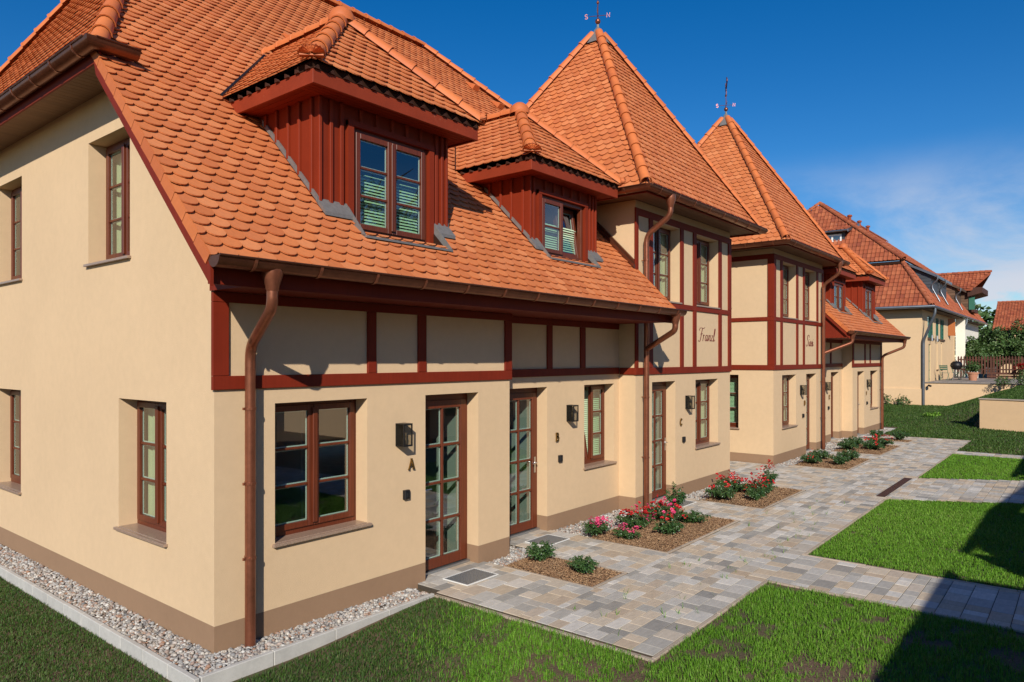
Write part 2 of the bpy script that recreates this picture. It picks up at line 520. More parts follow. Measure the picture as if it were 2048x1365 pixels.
# --- camera projection used to choose which pieces are individual objects
CF = Vector((math.cos(R(39.18)), math.sin(R(39.18)), 0)); CR = Vector((math.sin(R(39.18)), -math.cos(R(39.18)), 0))
def proj(p):
    d = Vector(p) - Vector(CAMP)
    z = d.dot(CF)
    if z < 0.1:
        return None
    return (1024 + 1417 * d.dot(CR) / z, 718 - 1417 * d.z / z, z)
def seen_size(p, n, ar):
    q = proj(p)
    if q is None or not (0 <= q[0] <= 2048 and 0 <= q[1] <= 1365):
        return 0
    d = (Vector(CAMP) - Vector(p))
    c = d.normalized().dot(n)
    return max(0, c) * ar / d.length_squared

# ------------------------------------------------------------------ roof tiles
TW, TE, TT = 0.183, 0.1415, 0.013
def tile_outline():
    pts = []
    w = TW / 2 - 0.002
    k_ = 0.88
    for i in range(9):
        a = -w * math.cos(math.pi * i / 8)
        pts.append((a, 0.068 * (1 - math.sqrt(1 - k_ * (a / w) ** 2)) / (1 - math.sqrt(1 - k_))))
    pts.append((w, TE + 0.11)); pts.append((-w, TE + 0.11))
    return pts
TILE_OUT = tile_outline()
def tile_h(s):
    return TT + 0.002 + 0.0215 * (1 - s / TE)
def tile_mesh_data(poly, s0, O, A, Sd, N, skip_top=None):
    """extruded tile polygon (absolute a, s) -> verts, faces"""
    n = len(poly)
    v = []
    for (a, s) in poly:
        v.append(O + A * a + Sd * s + N * tile_h(s - s0))
    for (a, s) in poly:
        v.append(O + A * a + Sd * s + N * (tile_h(s - s0) - TT))
    f = [tuple(range(n))]
    for i in range(n):
        j = (i + 1) % n
        f.append((i, n + i, n + j, j))
    return v, f
def canonical_tile():
    v, f = tile_mesh_data(TILE_OUT, 0, Vector((0, 0, 0)), Vector((1, 0, 0)), Vector((0, 1, 0)), Vector((0, 0, 1)))
    me = bpy.data.meshes.new('roof_tile')
    me.from_pydata([tuple(p) for p in v], [], f)
    me.attributes.new('tint', 'FLOAT', 'FACE')
    me.materials.append(MATS['tile'])
    return me
TILE_ME = canonical_tile()

def tile_face(O, A, Sd, poly, parent, store, holes=(), rows0=0, wob=0.0015):
    """fills a convex polygon (a, s) of a roof plane with beaver-tail tiles"""
    O = Vector(O); A = Vector(A).normalized(); Sd = Vector(Sd).normalized(); N = A.cross(Sd)
    if N.z < 0:
        N = -N
    hp = edges_of(poly)
    hh = [edges_of(h) for h in holes]
    amin = min(p[0] for p in poly); amax = max(p[0] for p in poly)
    smin = min(p[1] for p in poly); smax = max(p[1] for p in poly)
    r = 0
    while smin + r * TE < smax:
        s0 = smin + r * TE
        offa = amin + (0.5 * TW if r % 2 else 0.0)
        k = -1
        while offa + k * TW - TW / 2 < amax:
            ac = offa + k * TW
            k += 1
            base = [(ac + a, s0 + s) for a, s in TILE_OUT]
            cl = clip_conv(base, hp)
            if len(cl) < 3:
                continue
            full = abs(area(cl) - area(base)) < 1e-6
            if area(cl) < 4e-4:
                continue
            polys = [cl]
            for h in hh:
                n0 = len(polys)
                q = subtract(polys, h)
                if len(q) != 1 or q[0] is not cl:
                    if q != polys:
                        full = False
                polys = q
            jit = random.gauss(0, wob)
            for p in polys:
                cen = O + A * ac + Sd * (s0 + TE * 0.5) + N * TT
                store.append(dict(full=full, O=O + N * jit, A=A, S=Sd, N=N, p=p, s0=s0, ac=ac, cen=cen, parent=parent, ar=TW * TE, t=random.random()))
        r += 1

def finish_tiles(store, house, roof, nmax=300):
    for d in store:
        c = Vector((MIRX - d['cen'].x, d['cen'].y, d['cen'].z)) if CTX['mir'] else d['cen']
        nn = Vector((-d['N'].x, d['N'].y, d['N'].z)) if CTX['mir'] else d['N']
        d['seen'] = seen_size(c, nn, d['ar']) if d['full'] else 0
    order = sorted(range(len(store)), key=lambda i: -store[i]['seen'])
    single = set(i for i in order[:nmax] if store[i]['seen'] > 0)
    mb = MB()
    for i, d in enumerate(store):
        if i in single:
            o_ = d['O'] + d['A'] * d['ac'] + d['S'] * d['s0']
            A, Sd, N = d['A'], d['S'], d['N']
            if A.cross(Sd).dot(N) < 0:
                A = -A
            m = Matrix(((A.x, Sd.x, N.x, o_.x), (A.y, Sd.y, N.y, o_.y), (A.z, Sd.z, N.z, o_.z), (0, 0, 0, 1)))
            place('roof_tile', TILE_ME, m, d['parent'], d['t'])
        else:
            v, f = tile_mesh_data(d['p'], d['s0'], d['O'], d['A'], d['S'], d['N'])
            b = len(mb.v)
            mb.v.extend([tuple(q) for q in v])
            mb.f.extend([tuple(b + x for x in q) for q in f])
            mb.t.extend([d['t']] * len(f))
    o = mb.build('roof_tiles', 'tile', roof, recalc=False)
    o['kind'] = 'stuff'

def ridge_mesh(L=0.38, r0=0.105, r1=0.085, th=0.014):
    """half round ridge tile along +Y, opening downwards, collar at the lower (y=0) end"""
    mb = MB()
    prof = [(0, r0), (0.035, r0), (0.04, r0 - 0.008), (L, r1)]
    n = 9
    rings = []
    for (y, r_) in prof:
        b = len(mb.v)
        for j in range(n):
            a = R(-12) + (math.pi + R(24)) * j / (n - 1)
            mb.v.append((math.cos(a) * r_, y, math.sin(a) * r_))
        rings.append(b)
    for i in range(len(rings) - 1):
        for j in range(n - 1):
            mb.f.append((rings[i] + j, rings[i + 1] + j, rings[i + 1] + j + 1, rings[i] + j + 1)); mb.t.append(0)
    b = len(mb.v)
    for j in range(n):
        a = R(-12) + (math.pi + R(24)) * j / (n - 1)
        mb.v.append((math.cos(a) * (r0 - th), 0, math.sin(a) * (r0 - th)))
    for j in range(n - 1):
        mb.f.append((rings[0] + j, rings[0] + j + 1, b + j + 1, b + j)); mb.t.append(0)
    me = bpy.data.meshes.new('ridge_tile')
    me.from_pydata(mb.v, [], mb.f)
    me.attributes.new('tint', 'FLOAT', 'FACE')
    me.materials.append(MATS['ridge'])
    me.shade_smooth()
    try:
        me.set_sharp_from_angle(angle=R(40))
    except Exception:
        pass
    return me
RIDGE_ME = ridge_mesh()
CLIP_MB = MB()
def ridge_line(p0, p1, parent, lift=0.0, step=0.34, name='ridge_tile', me=None, up=None):
    """ridge tiles from the low end p0 up to p1"""
    p0 = Vector(p0); p1 = Vector(p1)
    d = p1 - p0
    L = d.length
    n = max(1, int(round(L / step)))
    y = d.normalized()
    upv = Vector((0, 0, 1)) if up is None else Vector(up)
    x = y.cross(upv).normalized()
    z = x.cross(y).normalized()
    for i in range(n):
        o_ = p0 + d * (i / n) + z * (lift + 0.012)
        sc = (L / n) / 0.34
        yy = (y - z * 0.03)
        m = Matrix(((x.x, yy.x * sc, z.x, o_.x), (x.y, yy.y * sc, z.y, o_.y), (x.z, yy.z * sc, z.z, o_.z), (0, 0, 0, 1)))
        place(name, me or RIDGE_ME, m, parent)

def shell_ornament(p, d, parent):
    """fan shaped clay end piece of a dormer hip"""
    mb = MB()
    d = Vector(d).normalized()          # outward horizontal direction
    s = Vector((-d.y, d.x, 0))
    c = Vector(p)
    n = 9
    for i in range(n):
        a0 = math.pi * i / n; a1 = math.pi * (i + 1) / n
        am = (a0 + a1) / 2
        def P(r_, a, o_): return c + s * (math.cos(a) * r_) + Vector((0, 0, 1)) * (math.sin(a) * r_ * 0.72) + d * o_
        inner = 0.02; outer = 0.135
        mb.face([P(inner, a0, 0.05), P(outer * 0.96, a0, 0.0), P(outer * 1.05, am, 0.05), P(inner, am, 0.055)])
        mb.face([P(inner, am, 0.055), P(outer * 1.05, am, 0.05), P(outer * 0.96, a1, 0.0), P(inner, a1, 0.05)])
        mb.face([P(outer, a0, 0.015), P(outer, a0, -0.04), P(outer * 1.03, am, -0.03), P(outer * 1.03, am, 0.045)])
        mb.face([P(outer * 1.03, am, 0.045), P(outer * 1.03, am, -0.03), P(outer, a1, -0.04), P(outer, a1, 0.015)])
    mb.hexa([c + s * a + d * b + Vector((0, 0, e)) for e in (-0.012, 0.002) for (a, b) in ((-0.12, 0.03), (0.12, 0.03), (0.13, -0.04), (-0.13, -0.04))])
    return mb.build('shell_ornament', 'ridge', parent, smooth=False)

# ------------------------------------------------------------------ building pieces
def wall_mb(mb, m, outline, openings, depth):
    """wall sheet with openings; m(u, d, z); outline convex polygon (u, z); openings (u0, u1, z0, z1)"""
    hp = edges_of(outline)
    us = sorted(set([p[0] for p in outline] + [o[0] for o in openings] + [o[1] for o in openings]))
    zs = sorted(set([p[1] for p in outline] + [o[2] for o in openings] + [o[3] for o in openings]))
    for i in range(len(us) - 1):
        for j in range(len(zs) - 1):
            uc = (us[i] + us[i + 1]) / 2; zc_ = (zs[j] + zs[j + 1]) / 2
            if any(o[0] < uc < o[1] and o[2] < zc_ < o[3] for o in openings):
                continue
            p = clip_conv([(us[i], zs[j]), (us[i + 1], zs[j]), (us[i + 1], zs[j + 1]), (us[i], zs[j + 1])], hp)
            if len(p) >= 3 and area(p) > 1e-6:
                mb.face([m(a, 0, b) for a, b in p])
    for (a, b, c, e) in openings:
        dd = depth
        mb.face([m(a, 0, c), m(a, 0, e), m(a, dd, e), m(a, dd, c)])
        mb.face([m(b, 0, c), m(b, dd, c), m(b, dd, e), m(b, 0, e)])
        mb.face([m(a, 0, e), m(b, 0, e), m(b, dd, e), m(a, dd, e)])
        mb.face([m(a, 0, c), m(a, dd, c), m(b, dd, c), m(b, 0, c)])

def ring(mb, m, u0, u1, z0, z1, w, d0, d1, wb=None):
    """rectangular frame of four mitre-free members"""
    wb = wb or w
    mb.mbox(m, u0, u0 + w, d0, d1, z0, z1)
    mb.mbox(m, u1 - w, u1, d0, d1, z0, z1)
    mb.mbox(m, u0 + w, u1 - w, d0, d1 + 0.0, z1 - w, z1)
    mb.mbox(m, u0 + w, u1 - w, d0, d1, z0, z0 + wb)

def window(parent, m, u0, u1, z0, z1, depth=0.2, nsash=2, rows=3, sill=True, fill='curtain', tilt=None, blind_h=None, name='window'):
    """casement window: frame, sashes with glazing bars, panes, sill, something behind the glass"""
    fr = MB()
    ring(fr, m, u0, u1, z0, z1, 0.055, depth, depth + 0.08, 0.07)
    f = fr.build(name, 'frame_wood', parent, bevel=0.004)
    i0, i1, j0, j1 = u0 + 0.045, u1 - 0.045, z0 + 0.06, z1 - 0.045
    wS = (i1 - i0) / nsash
    for k in range(nsash):
        a, b = i0 + k * wS + (0.0 if k == 0 else 0.004), i0 + (k + 1) * wS - (0.0 if k == nsash - 1 else 0.004)
        mm = m
        if tilt is not None and tilt == k:
            def mm(u, d, z, _m=m, _z=j0, _d=depth):
                an = R(9); h = z - _z
                dd = d - _d
                return _m(u, _d + 0.05 + dd * math.cos(an) + h * math.sin(an), _z + h * math.cos(an) - dd * math.sin(an))
        sb = MB()
        w = 0.062
        ring(sb, mm, a, b, j0, j1, w, depth - 0.022, depth + 0.045)
        for q in range(1, rows):
            zz = j0 + w + (j1 - j0 - 2 * w) * q / rows
            sb.mbox(mm, a + w, b - w, depth - 0.008, depth + 0.034, zz - 0.014, zz + 0.014)
        if k == 1 and nsash == 2:
            sb.mbox(mm, a - 0.028, a + 0.030, depth - 0.045, depth - 0.022, j0 + 0.03, j1 - 0.03)
        sb.build('sash', 'frame_wood', f, bevel=0.004)
        for q in range(rows):
            za = j0 + w + (j1 - j0 - 2 * w) * q / rows + (0.014 if q else 0)
            zb = j0 + w + (j1 - j0 - 2 * w) * (q + 1) / rows - (0.014 if q < rows - 1 else 0)
            pb = MB(); pb.mbox(mm, a + w - 0.004, b - w + 0.004, depth + 0.004, depth + 0.012, za - 0.004, zb + 0.004)
            pb.build('pane', 'glass', f)
            sp = MB()
            ring(sp, mm, a + w - 0.001, b - w + 0.001, za, zb, 0.012, depth + 0.016, depth + 0.024)
            sp.build('spacer', 'white_metal', f)
    if sill:
        sl = MB()
        sl.mbox(m, u0 - 0.035, u1 + 0.035, -0.045, -0.001, z0 - 0.032, z0 - 0.002)
        sl.mbox(m, u0 + 0.001, u1 - 0.001, -0.001, depth, z0 - 0.032, z0 + 0.004)
        sl.build('sill', 'granite', f, bevel=0.003)
    if fill in ('blind', 'both'):
        bl = MB()
        top = z1 - 0.1 if blind_h is None else z0 + (z1 - z0) * blind_h
        n = int((top - z0 - 0.08) / 0.036)
        for q in range(n):
            zz = z0 + 0.08 + q * 0.036
            e0, e1 = u0 + 0.06 - (0.2 if fill == 'both' else 0), u1 - 0.06 + (0.2 if fill == 'both' else 0)
            bl.hexa([m(e0, depth + 0.095, zz), m(e1, depth + 0.095, zz), m(e1, depth + 0.112, zz + 0.023), m(e0, depth + 0.112, zz + 0.023),
                     m(e0, depth + 0.096, zz + 0.003), m(e1, depth + 0.096, zz + 0.003), m(e1, depth + 0.113, zz + 0.026), m(e0, depth + 0.113, zz + 0.026)])
        bl.build('blind', 'blind', f)
    if fill in ('curtain', 'both', 'sheer'):
        cu = MB()
        for (a, b) in ((u0 + 0.03, u0 + 0.32 * (u1 - u0)), (u1 - 0.32 * (u1 - u0), u1 - 0.03)) if fill != 'sheer' else ((u0 - 0.25, u1 + 0.25),):
            n = 14 if fill != 'sheer' else 40
            for q in range(n):
                ua = a + (b - a) * q / n; ub = a + (b - a) * (q + 1) / n
                cd_, am_ = (0.20, 0.025) if fill != 'sheer' else (0.102, 0.014)
                da = depth + cd_ + am_ * math.sin(q * 1.9); db = depth + cd_ + am_ * math.sin((q + 1) * 1.9)
                cu.face([m(ua, da, z0 + 0.02), m(ub, db, z0 + 0.02), m(ub, db, z1 - 0.02), m(ua, da, z1 - 0.02)])
        cu.build('curtain', 'curtain', f, smooth=True)
    bk = MB()
    bk.mbox(m, u0 - 0.3, u1 + 0.3, depth + 1.2, depth + 1.22, z0 - 0.3, z1 + 0.3)
    bk.build('room_panel', 'room', f)
    return f

def door(parent, m, u0, u1, z1, depth=0.2, hand=1):
    fr = MB()
    fr.mbox(m, u0 + 0.001, u1 - 0.001, depth, depth + 0.08, z1 - 0.10, z1 - 0.001)
    fr.mbox(m, u0 + 0.001, u0 + 0.06, depth, depth + 0.08, 0.03, z1 - 0.10)
    fr.mbox(m, u1 - 0.06, u1 - 0.001, depth, depth + 0.08, 0.03, z1 - 0.10)
    f = fr.build('door', 'frame_wood', parent, bevel=0.004)
    a, b, c, e = u0 + 0.05, u1 - 0.05, 0.045, z1 - 0.09
    lf = MB()
    w = 0.105
    d0, d1 = depth - 0.02, depth + 0.05
    lf.mbox(m, a, a + w, d0, d1, c, e); lf.mbox(m, b - w, b, d0, d1, c, e)
    lf.mbox(m, a + w, b - w, d0, d1, e - w, e); lf.mbox(m, a + w, b - w, d0, d1, c, c + 0.13)
    um = (a + b) / 2
    g0, g1 = c + 0.13, e - w
    lf.mbox(m, um - 0.016, um + 0.016, d0 + 0.008, d1 - 0.01, g0, g1)
    for q in range(1, 4):
        zz = g0 + (g1 - g0) * q / 4
        lf.mbox(m, a + w, um - 0.016, d0 + 0.010, d1 - 0.012, zz - 0.016, zz + 0.016)
        lf.mbox(m, um + 0.016, b - w, d0 + 0.010, d1 - 0.012, zz - 0.016, zz + 0.016)
    lf.build('door_leaf', 'frame_wood', f, bevel=0.004)
    for (p, q) in ((a + w, um - 0.016), (um + 0.016, b - w)):
        for k in range(4):
            za = g0 + (g1 - g0) * k / 4 + (0.016 if k else 0); zb = g0 + (g1 - g0) * (k + 1) / 4 - (0.016 if k < 3 else 0)
            pb = MB(); pb.mbox(m, p - 0.003, q + 0.003, depth + 0.008, depth + 0.016, za - 0.003, zb + 0.003)
            pb.build('pane', 'glass', f)
            sp = MB(); ring(sp, m, p, q, za, zb, 0.013, depth + 0.020, depth + 0.030)
            sp.build('spacer', 'white_metal', f)
    th = MB()
    th.mbox(m, u0 + 0.001, u1 - 0.001, depth - 0.05, depth + 0.08, 0.004, 0.03)
    th.build('threshold', 'galv', f)
    hd = MB()
    uh = b - 0.05 if hand > 0 else a + 0.05
    hd.mbox(m, uh - 0.018, uh + 0.018, d0 - 0.010, d0, 0.93, 1.18)
    hd.tube([m(uh, d0 - 0.01, 1.09), m(uh, d0 - 0.055, 1.09), m(uh - hand * 0.02, d0 - 0.062, 1.09), m(uh - hand * 0.12, d0 - 0.062, 1.09)], 0.010, 8)
    hd.build('handle', 'steel', f)
    rm = MB()
    rm.mbox(m, u0 + 0.25, u1 + 0.5, depth + 1.3, depth + 1.32, 0.0, 2.4)
    rm.mbox(m, u1 - 0.10, u1 - 0.06, depth + 0.12, depth + 1.3, 0.0, 2.3)
    rm.build('room_panel', 'room', f)
    return f

def gutter(parent, pts, r=0.092, ends=(True, True), brackets=0.62):
    """half round gutter along pts (rim centre line), with rolled front bead and straps"""
    mb = MB()
    P = [Vector(p) for p in pts]
    n = 9
    rings = []
    for i, p in enumerate(P):
        if i == 0: d = (P[1] - P[0]).normalized()
        elif i == len(P) - 1: d = (P[-1] - P[-2]).normalized()
        else:
            d = ((P[i] - P[i - 1]).normalized() + (P[i + 1] - P[i]).normalized()).normalized()
        side = Vector((d.y, -d.x, 0)).normalized()
        k = 1.0
        if 0 < i < len(P) - 1:
            dd = (P[i] - P[i - 1]).normalized()
            k = 1.0 / max(0.3, abs(Vector((dd.y, -dd.x, 0)).dot(side)))
        for rr in (r, r - 0.006):
            b = len(mb.v)
            for j in range(n):
                a = math.pi * j / (n - 1)
                mb.v.append(tuple(p + side * (math.cos(a) * rr * k) + Vector((0, 0, -math.sin(a) * rr * 1.05))))
            rings.append(b)
    for i in range(len(P) - 1):
        for q, fl in ((0, False), (1, True)):
            r0_, r1_ = rings[2 * i + q], rings[2 * i + 2 + q]
            for j in range(n - 1):
                f_ = (r0_ + j, r1_ + j, r1_ + j + 1, r0_ + j + 1)
                mb.f.append(f_[::-1] if fl else f_); mb.t.append(0)
    for e_, idx in ((ends[0], 0), (ends[1], len(P) - 1)):
        if e_:
            b = rings[2 * idx]
            mb.f.append(tuple(b + j for j in range(n))); mb.t.append(0)
    o = mb.build('gutter', 'copper', parent, smooth=True, recalc=False)
    bd = MB()
    for i in range(len(P) - 1):
        d = (P[i + 1] - P[i]).normalized()
        side = Vector((d.y, -d.x, 0))
        bd.tube([P[i] + side * (r + 0.004), P[i + 1] + side * (r + 0.004)], 0.010, 6)
    bd.build('gutter_bead', 'copper', o, smooth=True)
    for i in range(len(P) - 1):
        seg = P[i + 1] - P[i]
        L = seg.length
        d = seg.normalized()
        side = Vector((d.y, -d.x, 0))
        nb = int(L / brackets)
        for k in range(nb):
            c = P[i] + d * (L * (k + 0.5) / nb)
            sb = MB()
            ring_ = [(math.cos(math.pi * j / 8), -math.sin(math.pi * j / 8) * 1.05) for j in range(9)]
            for j in range(8):
                pts8 = []
                for h in (-0.013, 0.013):
                    for rr, q in ((r + 0.008, j), (r + 0.008, j + 1), (r - 0.001, j + 1), (r - 0.001, j)):
                        pts8.append(c + d * h + side * (ring_[q][0] * rr) + Vector((0, 0, ring_[q][1] * rr)))
                sb.hexa(pts8)
            sb.tube([c + side * (r + 0.002) + Vector((0, 0, 0.002)), c - side * (r + 0.03) + Vector((0, 0, 0.012))], 0.006, 6)
            sb.build('gutter_bracket', 'copper_pipe', o, smooth=False)  # lighter copper than the gutter paints the sun catching the straps
    return o

def bez(p, n=6, r=0.09):
    """polyline with rounded corners"""
    P = [Vector(q) for q in p]
    res = [P[0]]
    for i in range(1, len(P) - 1):
        a = (P[i - 1] - P[i]); b = (P[i + 1] - P[i])
        rr = min(r, a.length * 0.45, b.length * 0.45)
        A = P[i] + a.normalized() * rr; B = P[i] + b.normalized() * rr
        for k in range(n + 1):
            t_ = k / n
            res.append(A * (1 - t_) ** 2 + P[i] * 2 * t_ * (1 - t_) + B * t_ ** 2)
    res.append(P[-1])
    return res

def downpipe(parent, pts, funnel=None, r=0.050, clips=(), m='copper_pipe', r_round=0.14):
    mb = MB()
    path = bez(pts, 7, r_round)
    mb.tube(path, r, 14)
    o = mb.build('downpipe', m, parent, smooth=True)
    if funnel:
        fx, fy, fz = funnel
        fb = MB()
        fb.lathe([(r, -0.20), (r + 0.006, -0.185), (r + 0.012, -0.15), (r + 0.042, -0.06), (r + 0.046, 0.0), (r + 0.044, 0.025)], (fx, fy, fz), 14)
        fb.build('funnel', m, o, smooth=True)
    for (x, y, z) in clips:
        cb = MB()
        cb.lathe([(r, -0.012), (r + 0.007, -0.012), (r + 0.007, 0.012), (r, 0.012)], (x, y, z), 14)
        cb.box(x - 0.075, x - r + 0.002, y - 0.012, y + 0.012, z - 0.012, z + 0.012)
        cb.tube([(x, y + r, z), (x, y + 0.1, z)], 0.008, 6)
        cb.build('pipe_clip', m, o)
    # joint collar
    return o

# ------------------------------------------------------------------ the twin half-timbered houses
XA, XB, XT, REC = 4.37, 7.965, 12.31, 0.345
YR, ZR, YD = 5.5, 9.9, 11.0
EY, EZ = -0.80, 3.60
def mF(y):
    return lambda u, d, z: (u, y + d, z)
def mXneg(x):       # wall that looks towards -X
    return lambda u, d, z: (x + d, u, z)
def mXpos(x):       # wall that looks towards +X
    return lambda u, d, z: (x - d, u, z)

def wall2(parent, name, m, outline, ops, depth, material, floor_ops=()):
    """ops: full openings; floor_ops: door openings, no bottom face"""
    mb = MB()
    hp_ops = list(ops)
    wall_mb(mb, m, outline, hp_ops, depth)
    # doors: cut through to the bottom of the sheet
    if floor_ops:
        mb2 = MB()
        zmin = min(p[1] for p in outline); zmax = max(p[1] for p in outline)
        allo = hp_ops + [(a, b, zmin, min(c, zmax)) for (a, b, c) in floor_ops]
        us = None
        hp = edges_of(outline)
        us = sorted(set([p[0] for p in outline] + [o[0] for o in allo] + [o[1] for o in allo]))
        zs = sorted(set([p[1] for p in outline] + [o[2] for o in allo] + [o[3] for o in allo]))
        for i in range(len(us) - 1):
            for j in range(len(zs) - 1):
                uc = (us[i] + us[i + 1]) / 2; zc_ = (zs[j] + zs[j + 1]) / 2
                if any(o[0] < uc < o[1] and o[2] < zc_ < o[3] for o in allo):
                    continue
                p = clip_conv([(us[i], zs[j]), (us[i + 1], zs[j]), (us[i + 1], zs[j + 1]), (us[i], zs[j + 1])], hp)
                if len(p) >= 3 and area(p) > 1e-6:
                    mb2.face([m(a, 0, b) for a, b in p])
        for (a, b, c, e) in hp_ops:
            mb2.face([m(a, 0, c), m(a, 0, e), m(a, depth, e), m(a, depth, c)])
            mb2.face([m(b, 0, c), m(b, depth, c), m(b, depth, e), m(b, 0, e)])
            mb2.face([m(a, 0, e), m(b, 0, e), m(b, depth, e), m(a, depth, e)])
            mb2.face([m(a, 0, c), m(a, depth, c), m(b, depth, c), m(b, 0, c)])
        for (a, b, c) in floor_ops:
            e = min(c, zmax)
            mb2.face([m(a, 0, zmin), m(a, 0, e), m(a, depth, e), m(a, depth, zmin)])
            mb2.face([m(b, 0, zmin), m(b, depth, zmin), m(b, depth, e), m(b, 0, e)])
            if c <= zmax:
                mb2.face([m(a, 0, e), m(b, 0, e), m(b, depth, e), m(a, depth, e)])
        mb = mb2
    return mb.build(name, material, parent)

def rect(a, b, c, d):
    return [(a, c), (b, c), (b, d), (a, d)]

def beam(parent, m, u0, u1, z0, z1, proud=0.028, name='timber_beam'):
    mb = MB()
    mb.bevel_box(m, u0, u1, -proud, 0.004, z0, z1, 0.004)
    return mb.build(name, 'red_beam', parent)

def dormer(house, roof, store, x0, x1, yf, ex0, ex1, ey, fz0, fz1, ya, wu, rows, battF, batts, tilt, fill):
    b = MB()
    zt = fz1 + 0.05
    yt = zt - 4.4
    zb = 4.40 + yf - 0.02
    wtop = wu[3]
    wall_mb(b, mF(yf), rect(x0, x1, zb - 0.26, zt), [(wu[0], wu[1], wu[2], wu[3])], 0.06)
    for xx, s in ((x0, 1), (x1, -1)):
        b.face([(xx, yf, zb - 0.26), (xx, yf, zt), (xx, yt + 0.1, zt), (xx, yt + 0.1, zt - 0.1)])
    D = b.build('dormer', 'red_board', house)
    # boards with cover battens
    def batten(m, u, w, z0, z1, zlow=None):
        q = MB()
        if zlow is None:
            q.bevel_box(m, u - w / 2, u + w / 2, -0.032, -0.001, z0, z1, 0.004, random.random())
        else:
            q.mbox(m, u - w / 2, u + w / 2, -0.032, -0.001, z0, z1, random.random())
        q.build('batten', 'red_board', D)
    for y in batts:
        for mm in (mXneg(x0), mXpos(x1)):
            batten(mm, yf + y, 0.04, 4.43 + yf + y, fz0 + 0.01)
    for u, w in battF:
        batten(mF(yf), u, w, zb + 0.03, fz0 + 0.01)
    nh = int((wu[1] - wu[0]) / 0.2)
    for k in range(nh):
        u = wu[0] + (k + 0.5) * (wu[1] - wu[0]) / nh
        batten(mF(yf), u, 0.04, wtop + 0.05, fz0 + 0.01)
    for u in (wu[0] - 0.045, wu[1] + 0.045):
        q = MB(); q.mbox(mF(yf), u - 0.04, u + 0.04, -0.05, -0.001, zb - 0.25, wtop + 0.05); q.build('window_trim', 'red_board', D)
    q = MB(); q.mbox(mF(yf), wu[0] - 0.085, wu[1] + 0.085, -0.055, -0.001, wtop, wtop + 0.06); q.build('window_trim', 'red_board', D)
    # fascia and soffit
    th = 0.03
    q = MB(); q.bevel_box(mF(ey), ex0, ex1, 0, th, fz0, fz1, 0.004); q.build('fascia', 'fascia_red', D)
    for xx, s in ((ex0, 1), (ex1, -1)):
        q = MB()
        q.prism([(ey + th, fz0), (ey + th, fz1), (fz1 - 4.4, fz1), (fz0 - 4.4 + 0.02, fz0)], lambda u, d, z, xx=xx, s=s: (xx + s * d, u, z), 0, th)
        q.build('fascia', 'fascia_red', D)
    for k in range(4):
        ya_, yb_ = ey + th + (yf - ey - th) * k / 4 + 0.003, ey + th + (yf - ey - th) * (k + 1) / 4 - 0.003
        q = MB(); q.box(ex0 + th, ex1 - th, ya_, yb_, fz0 + 0.018, fz0 + 0.034, random.random()); q.build('soffit_plank', 'red_board', D)
    for (a, c) in ((ex0 + th, x0), (x1, ex1 - th)):
        for k in range(3):
            xa_, xb_ = a + (c - a) * k / 3 + 0.003, a + (c - a) * (k + 1) / 3 - 0.003
            q = MB(); q.box(xa_, xb_, yf, fz0 - 4.4 + 0.1, fz0 + 0.018, fz0 + 0.034, random.random()); q.build('soffit_plank', 'red_board', D)
    # roof
    ez = fz1 + 0.055
    xl, xr, yl = ex0 - 0.055, ex1 + 0.055, ey - 0.055
    hw = (xr - xl) / 2
    zr = ez + hw * 0.95
    xc = (xl + xr) / 2
    yv, yr_ = ez - 4.4, zr - 4.4
    yb_ = yr_ + 0.05
    sl = MB()
    up = Vector((0, 0, 0.02))
    i_ = 0.05
    zi = ez - 0.035 + i_ * 0.95
    sl.face([(xl + i_, yl + i_, zi), (xr - i_, yl + i_, zi), (xc, ya, zr - 0.035)])
    sl.face([(xl + i_, yl + i_, zi), (xc, ya, zr - 0.035), (xc, yr_ + 0.1, zr - 0.035), (xl + i_, yv + 0.1, zi)])
    sl.face([(xr - i_, yl + i_, zi), (xr - i_, yv + 0.1, zi), (xc, yr_ + 0.1, zr - 0.035), (xc, ya, zr - 0.035)])
    sl.box(xl + i_, xr - i_, yl + i_, yf, ez - 0.06, zi - 0.001)
    sl.build('roof_deck', 'roof_deck', D)
    # little cut eave blocks under the tiles
    n = int((xr - xl) / 0.183)
    eb = MB()
    for k in range(n):
        u = xl + 0.09 + k * 0.183
        eb.hexa([(u - 0.035, yl + 0.03, ez - 0.06), (u + 0.035, yl + 0.03, ez - 0.06), (u + 0.035, yl + 0.12, ez - 0.06), (u - 0.035, yl + 0.12, ez - 0.06),
                 (u - 0.006, yl + 0.012, ez - 0.028), (u + 0.006, yl + 0.012, ez - 0.028), (u + 0.006, yl + 0.12, ez - 0.03), (u - 0.006, yl + 0.12, ez - 0.03)])
    for k in range(int((yv - yl) / 0.183)):
        u = yl + 0.12 + k * 0.183
        for xx, s in ((xl, 1), (xr, -1)):
            eb.hexa([(xx + s * 0.03, u - 0.035, ez - 0.06), (xx + s * 0.12, u - 0.035, ez - 0.06), (xx + s * 0.12, u + 0.035, ez - 0.06), (xx + s * 0.03, u + 0.035, ez - 0.06),
                     (xx + s * 0.012, u - 0.006, ez - 0.028), (xx + s * 0.12, u - 0.006, ez - 0.03), (xx + s * 0.12, u + 0.006, ez - 0.03), (xx + s * 0.012, u + 0.006, ez - 0.028)])
    eb.build('eave_blocks', 'brown_wood', D)['kind'] = 'stuff'
    Lf = math.hypot(ya - yl, zr - ez)
    tile_face((xl, yl, ez - 0.02), (1, 0, 0), (0, ya - yl, zr - ez), [(0, 0), (2 * hw, 0), (hw, Lf)], D, store)
    Ls = math.hypot(hw, zr - ez)
    P = [(yb_ - yl, 0), (yb_ - ya, Ls), (yb_ - yr_, Ls), (yb_ - yv, 0)]
